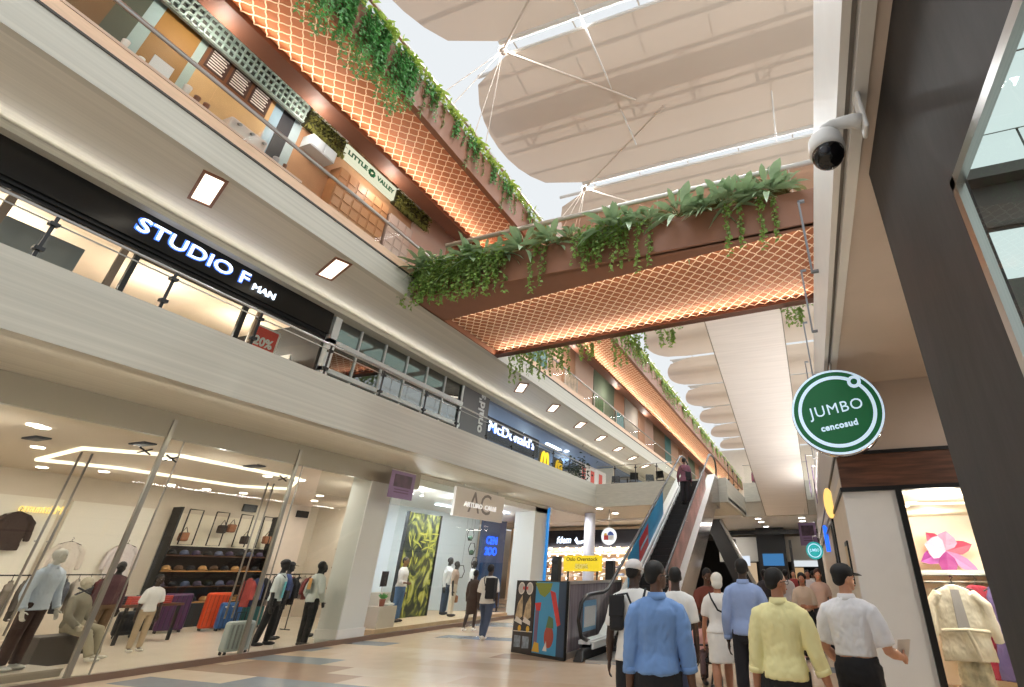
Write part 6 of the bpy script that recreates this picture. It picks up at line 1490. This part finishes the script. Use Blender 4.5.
f.build('foliage', M_IVYD, t)
t = thing('photo_card', 'dark photo card on a small stand on the pale plinth', 'card', (-12.0, 12.95, 1.05)); B(-12.01, -11.99, 12.82, 13.07, 1.2, 1.6).build('card', M((46, 36, 36)), t); MB().tube([(-12.02, 12.94, 1.05), (-12.02, 12.94, 1.3)], .01, 6).build('stand', M_STEEL, t)
for k, y in enumerate((12.78, 12.95)):
    o = MB().ell((-11.6, y, .76), (.13, .05, .04), 12, 8).ell((-11.68, y, .8), (.05, .045, .05), 10, 6).build('display_shoe', M((226, 222, 214)), smooth=True); tag(o, ['white shoe on the plinth nearest the potted plant', 'white shoe on the plinth below the photo card'][k], 'shoe')
for k, (y, z) in enumerate(((17.7, 2.9), (17.9, 2.4), (18.2, 1.9), (17.4, 1.6))):
    R = [(-12.6, y+.22*math.cos(2*PI*i/6), z+.24*math.sin(2*PI*i/6)) for i in range(7)]
    t = thing('wire_shelf', '%s hexagonal black wire frame down beside the blue neon in the menswear shop' % ORD[k], 'wire frame', (-12.6, y, z), 'hexagonal wire frames'); MB().tube(R, .014, 6).tube([(-12.6, y, z+.24), (-12.6, y, 4.0)], .004, 4).build('frame', M_BLACK, t)
    if k < 2: MB().ell((-12.6, y, z-.12), (.09, .09, .09), 10, 8).build('moss_ball', M((60, 90, 70)), t)
nn = text('lettering', 'CEN\n2OO', .5, glow('neon_blue_letters', (30, 90, 255), 1.8), None, (-15.26, 23.3, 2.75), (0, 1, 0), UP, .02, .01); nn.name = 'neon_lettering'; tag(nn, 'two lines of blue neon characters inside the menswear shop', 'sign')
struct('wall_blue_back', B(-15.4, -15.3, 22.4, 24.6, 0, 4.2), M((80, 96, 130)))
tag(B(-15.28, -15.1, 22.5, 24.3, .0, 2.0).build('blue_cabinet', M((40, 70, 110)), bevel=.01), 'dark blue cabinet under the blue neon characters', 'cabinet')
for k, (x, y) in enumerate(((-12.6, 18.4), (-12.6, 19.4), (-13.6, 16.6))):
    o = MB().box(x-.05, x+.05, y, y+.9, 3.93, 3.97).build('tube_light', glow('cool_tube', (220, 236, 255), 5)); tag(o, '%s cool tube light over the menswear entrance' % ORD[k], 'light', 'tube lights over the menswear entrance')
for k, (x, y) in enumerate(((-12.2, 13.6), (-12.2, 14.1), (-12.3, 16.9))):
    o = MB().lathe([(.07, 0), (.07, -.1), (.02, -.11)], (x, y, 4.0), 14).build('spotlight', M_WHITE); MB().lathe([(.055, -.11), (.055, -.115), (.01, -.115)], (x, y, 4.0), 14).build('lamp', glow('spot_face', (255, 255, 250), 9), o); tag(o, '%s white spotlight on the menswear window ceiling' % ORD[k], 'light', 'spotlights of the menswear window')
# ================================================================== BOUTIQUE at the right
br2 = thing('clothes_rail', 'white wall shelf with a clothes rail below in the boutique', 'clothes rail', (2.6, 10.4, 1.8))
B(1.45, 5.9, 10.25, 10.75, 1.60, 1.65).build('shelf_board', M_WHITE, br2); MB().tube([(1.45, 10.4, 1.47), (5.9, 10.4, 1.47)], .018, 8).build('rail', M_STEEL, br2)
g = MB().box(1.40, 5.95, 10.76, 10.8, 0, 2.2); g.build('back_panel', mat('boutique_panel', (244, 226, 200), .6), br2)
for x in (1.5, 3.6, 5.8): MB().tube([(x, 10.4, 1.47), (x, 10.4, 1.62)], .012, 6).build('bracket', M_STEEL, br2)
def put(o, x, y, z, rot, lab, grp=None):
    o.location = (x, y, z); o.rotation_euler = (0, 0, rot); o['label'] = lab
    if grp: o['group'] = grp
c1 = garment((238, 226, 204), 'top', 1.25); MB().tube([(-.28, -.1, -.55), (0, -.13, -.53), (.28, -.1, -.55)], .022, 8).tube([(.02, -.13, -.53), (.07, -.12, -.72), (.10, -.11, -.88)], .025, 8).build('belt', M((232, 220, 198)), c1)
MB().hexa([(-.07, -.092, -.52), (.07, -.092, -.52), (.07, -.06, -.52), (-.07, -.06, -.52), (-.05, -.075, -.06), (.05, -.075, -.06), (.05, -.04, -.06), (-.05, -.04, -.06)]).build('grey_inner_top', M((176, 170, 168)), c1)
put(c1, 1.80, 8.75, 1.46, 0, 'cream tied cardigan on a black hanger at the front of the boutique window')
g1 = garment((206, 196, 170, .4), 'trousers', .88); put(g1, 1.84, 8.85, .92, 0, 'floral cream trousers hanging under the cream cardigan')
for k, (x, y, c, kind, lab) in enumerate(((2.45, 9.7, (150, 40, 60), 'dress', 'dark red dress hanging behind the cardigan'), (2.72, 9.6, (96, 84, 130), 'dress', 'purple dress hanging in the boutique window'), (2.95, 9.5, (196, 66, 52), 'trousers', 'coral red trousers hanging under the purple dress'), (3.15, 9.9, (220, 206, 196), 'top', 'pale pleated top hanging behind the purple dress'), (2.3, 10.3, (120, 118, 122), 'top', 'grey striped top on the boutique rail nearest the window frame'), (2.6, 10.4, (230, 214, 196), 'top', 'cream top on the boutique rail'), (2.9, 10.4, (176, 120, 90), 'top', 'tan top on the boutique rail'), (3.2, 10.4, (216, 196, 184), 'dress', 'long pale dress on the boutique rail'), (3.5, 10.4, (90, 80, 96), 'top', 'dark violet top on the boutique rail'))):
    o = garment(c, kind, 1.0); put(o, x*.92, y-.25 if y < 10.2 else y, (1.44 if y < 10.2 else 1.38) if kind != 'trousers' else .85, .9 if y > 10.2 else .15, lab)
fr2 = thing('front_rail', 'steel rail across the boutique window carrying the front garments', 'clothes rail', (2.3, 9.2, 1.9)); MB().tube([(1.4, 8.72, 1.58), (2.2, 8.8, 1.58), (3.4, 9.5, 1.58)], .014, 8).build('rail', M_STEEL, fr2)
for x, y in ((1.4, 8.72), (3.4, 9.5)): MB().tube([(x, y, 1.58), (x, y, 2.72)], .012, 6).build('drop_rod', M_STEEL, fr2)
fp = thing('flower_print', 'large pink and violet flower print standing on the boutique shelf', 'print', (2.5, 10.6, 2.05))
FP = Vector((2.18, 10.45, 1.94))
for k, (a, l, w_, c) in enumerate(((2.2, .48, .26, (216, 60, 90)), (.25, .55, .24, (226, 70, 96)), (1.3, .42, .34, (238, 130, 160)), (3.5, .55, .26, (176, 80, 170)), (-.7, .72, .2, (232, 140, 190)), (4.6, .5, .3, (150, 60, 130)), (2.75, .4, .4, (244, 190, 214)))):
    f = MB(); leaf(f, FP+Vector((0, -.012*k, 0)), (math.cos(a), 0, math.sin(a)), (0, -1, 0), l*.8, w_*.95, .02, 4); f.build('petal', mat('petal_%d' % k, c, .5), fp)
MB().tube([(2.18, 10.5, 1.65), (2.18, 10.5, 1.9)], .008, 6).build('stand', M_BLACK, fp)
for k, (x, y) in enumerate(((2.05, 8.9), (2.4, 9.5), (2.9, 10.0), (1.8, 10.2), (1.75, 10.7), (1.7, 11.4))):
    o = MB().lathe([(.09, 0), (.09, -.02), (.02, -.025)], (x, y, 2.72), 16).build('downlight', glow('warm_downlight', (255, 226, 180), 7)); tag(o, '%s warm downlight of the boutique ceiling, counted from the glass' % ORD[k], 'light', 'downlights of the boutique ceiling')
tl = thing('track_light', 'white track with a bright spotlight under the boutique ceiling', 'light', (2.6, 10, 3)); MB().tube([(1.7, 9.9, 2.66), (3.2, 10.1, 2.66)], .02, 6).build('track', glow('track_glow', (255, 240, 220), 2), tl); MB().lathe([(.05, 0), (.06, -.1), (.05, -.1)], (2.6, 9.2, 2.7), 14).build('spot', glow('warm_spot2', (255, 220, 170), 12), tl)
for k in range(5):
    o = MB().ell((1.9+.28*(k % 3), 9.0+.25*(k//3), .06), (.06, .13, .05), 12, 8).ell((1.9+.28*(k % 3), 9.08+.25*(k//3), .1), (.05, .06, .06), 10, 6).build('display_shoe', M(((226, 196, 160), (176, 120, 80), (216, 206, 196))[k % 3]), smooth=True); tag(o, '%s shoe on the boutique window floor' % ORD[k], 'shoe', 'shoes on the boutique floor')
tag(MB().box(2.7, 3.6, 8.6, 9.4, 0, .35).build('display_block', M((70, 60, 56)), bevel=.01), 'dark block on the floor under the coral trousers', 'block')
# passage wall beyond the boutique corner
yl = thing('amber_sign', 'glowing amber oval sign on the grey band beside the boutique corner', 'sign', (.5, 9.6, 2.95)); MB().ell((.50, 11.3, 2.88), (.10, .06, .30), 20, 14).build('lamp', glow('amber_oval', (255, 200, 110), 1.0), yl, smooth=True); B(.50, .6, 11.28, 11.32, 2.85, 2.95).build('bracket', M_BLACK, yl)
pf = thing('picture_frame', 'small dark framed picture on the passage wall by the boutique corner', 'picture', (.55, 9.1, 1.9)); B(.545, .57, 8.9, 9.5, 1.45, 2.05).build('frame', M_BLACK, pf); B(.54, .546, 8.97, 9.43, 1.52, 1.98).build('picture', M((206, 180, 140)), pf)
bpy.data.scenes.remove(TMP)
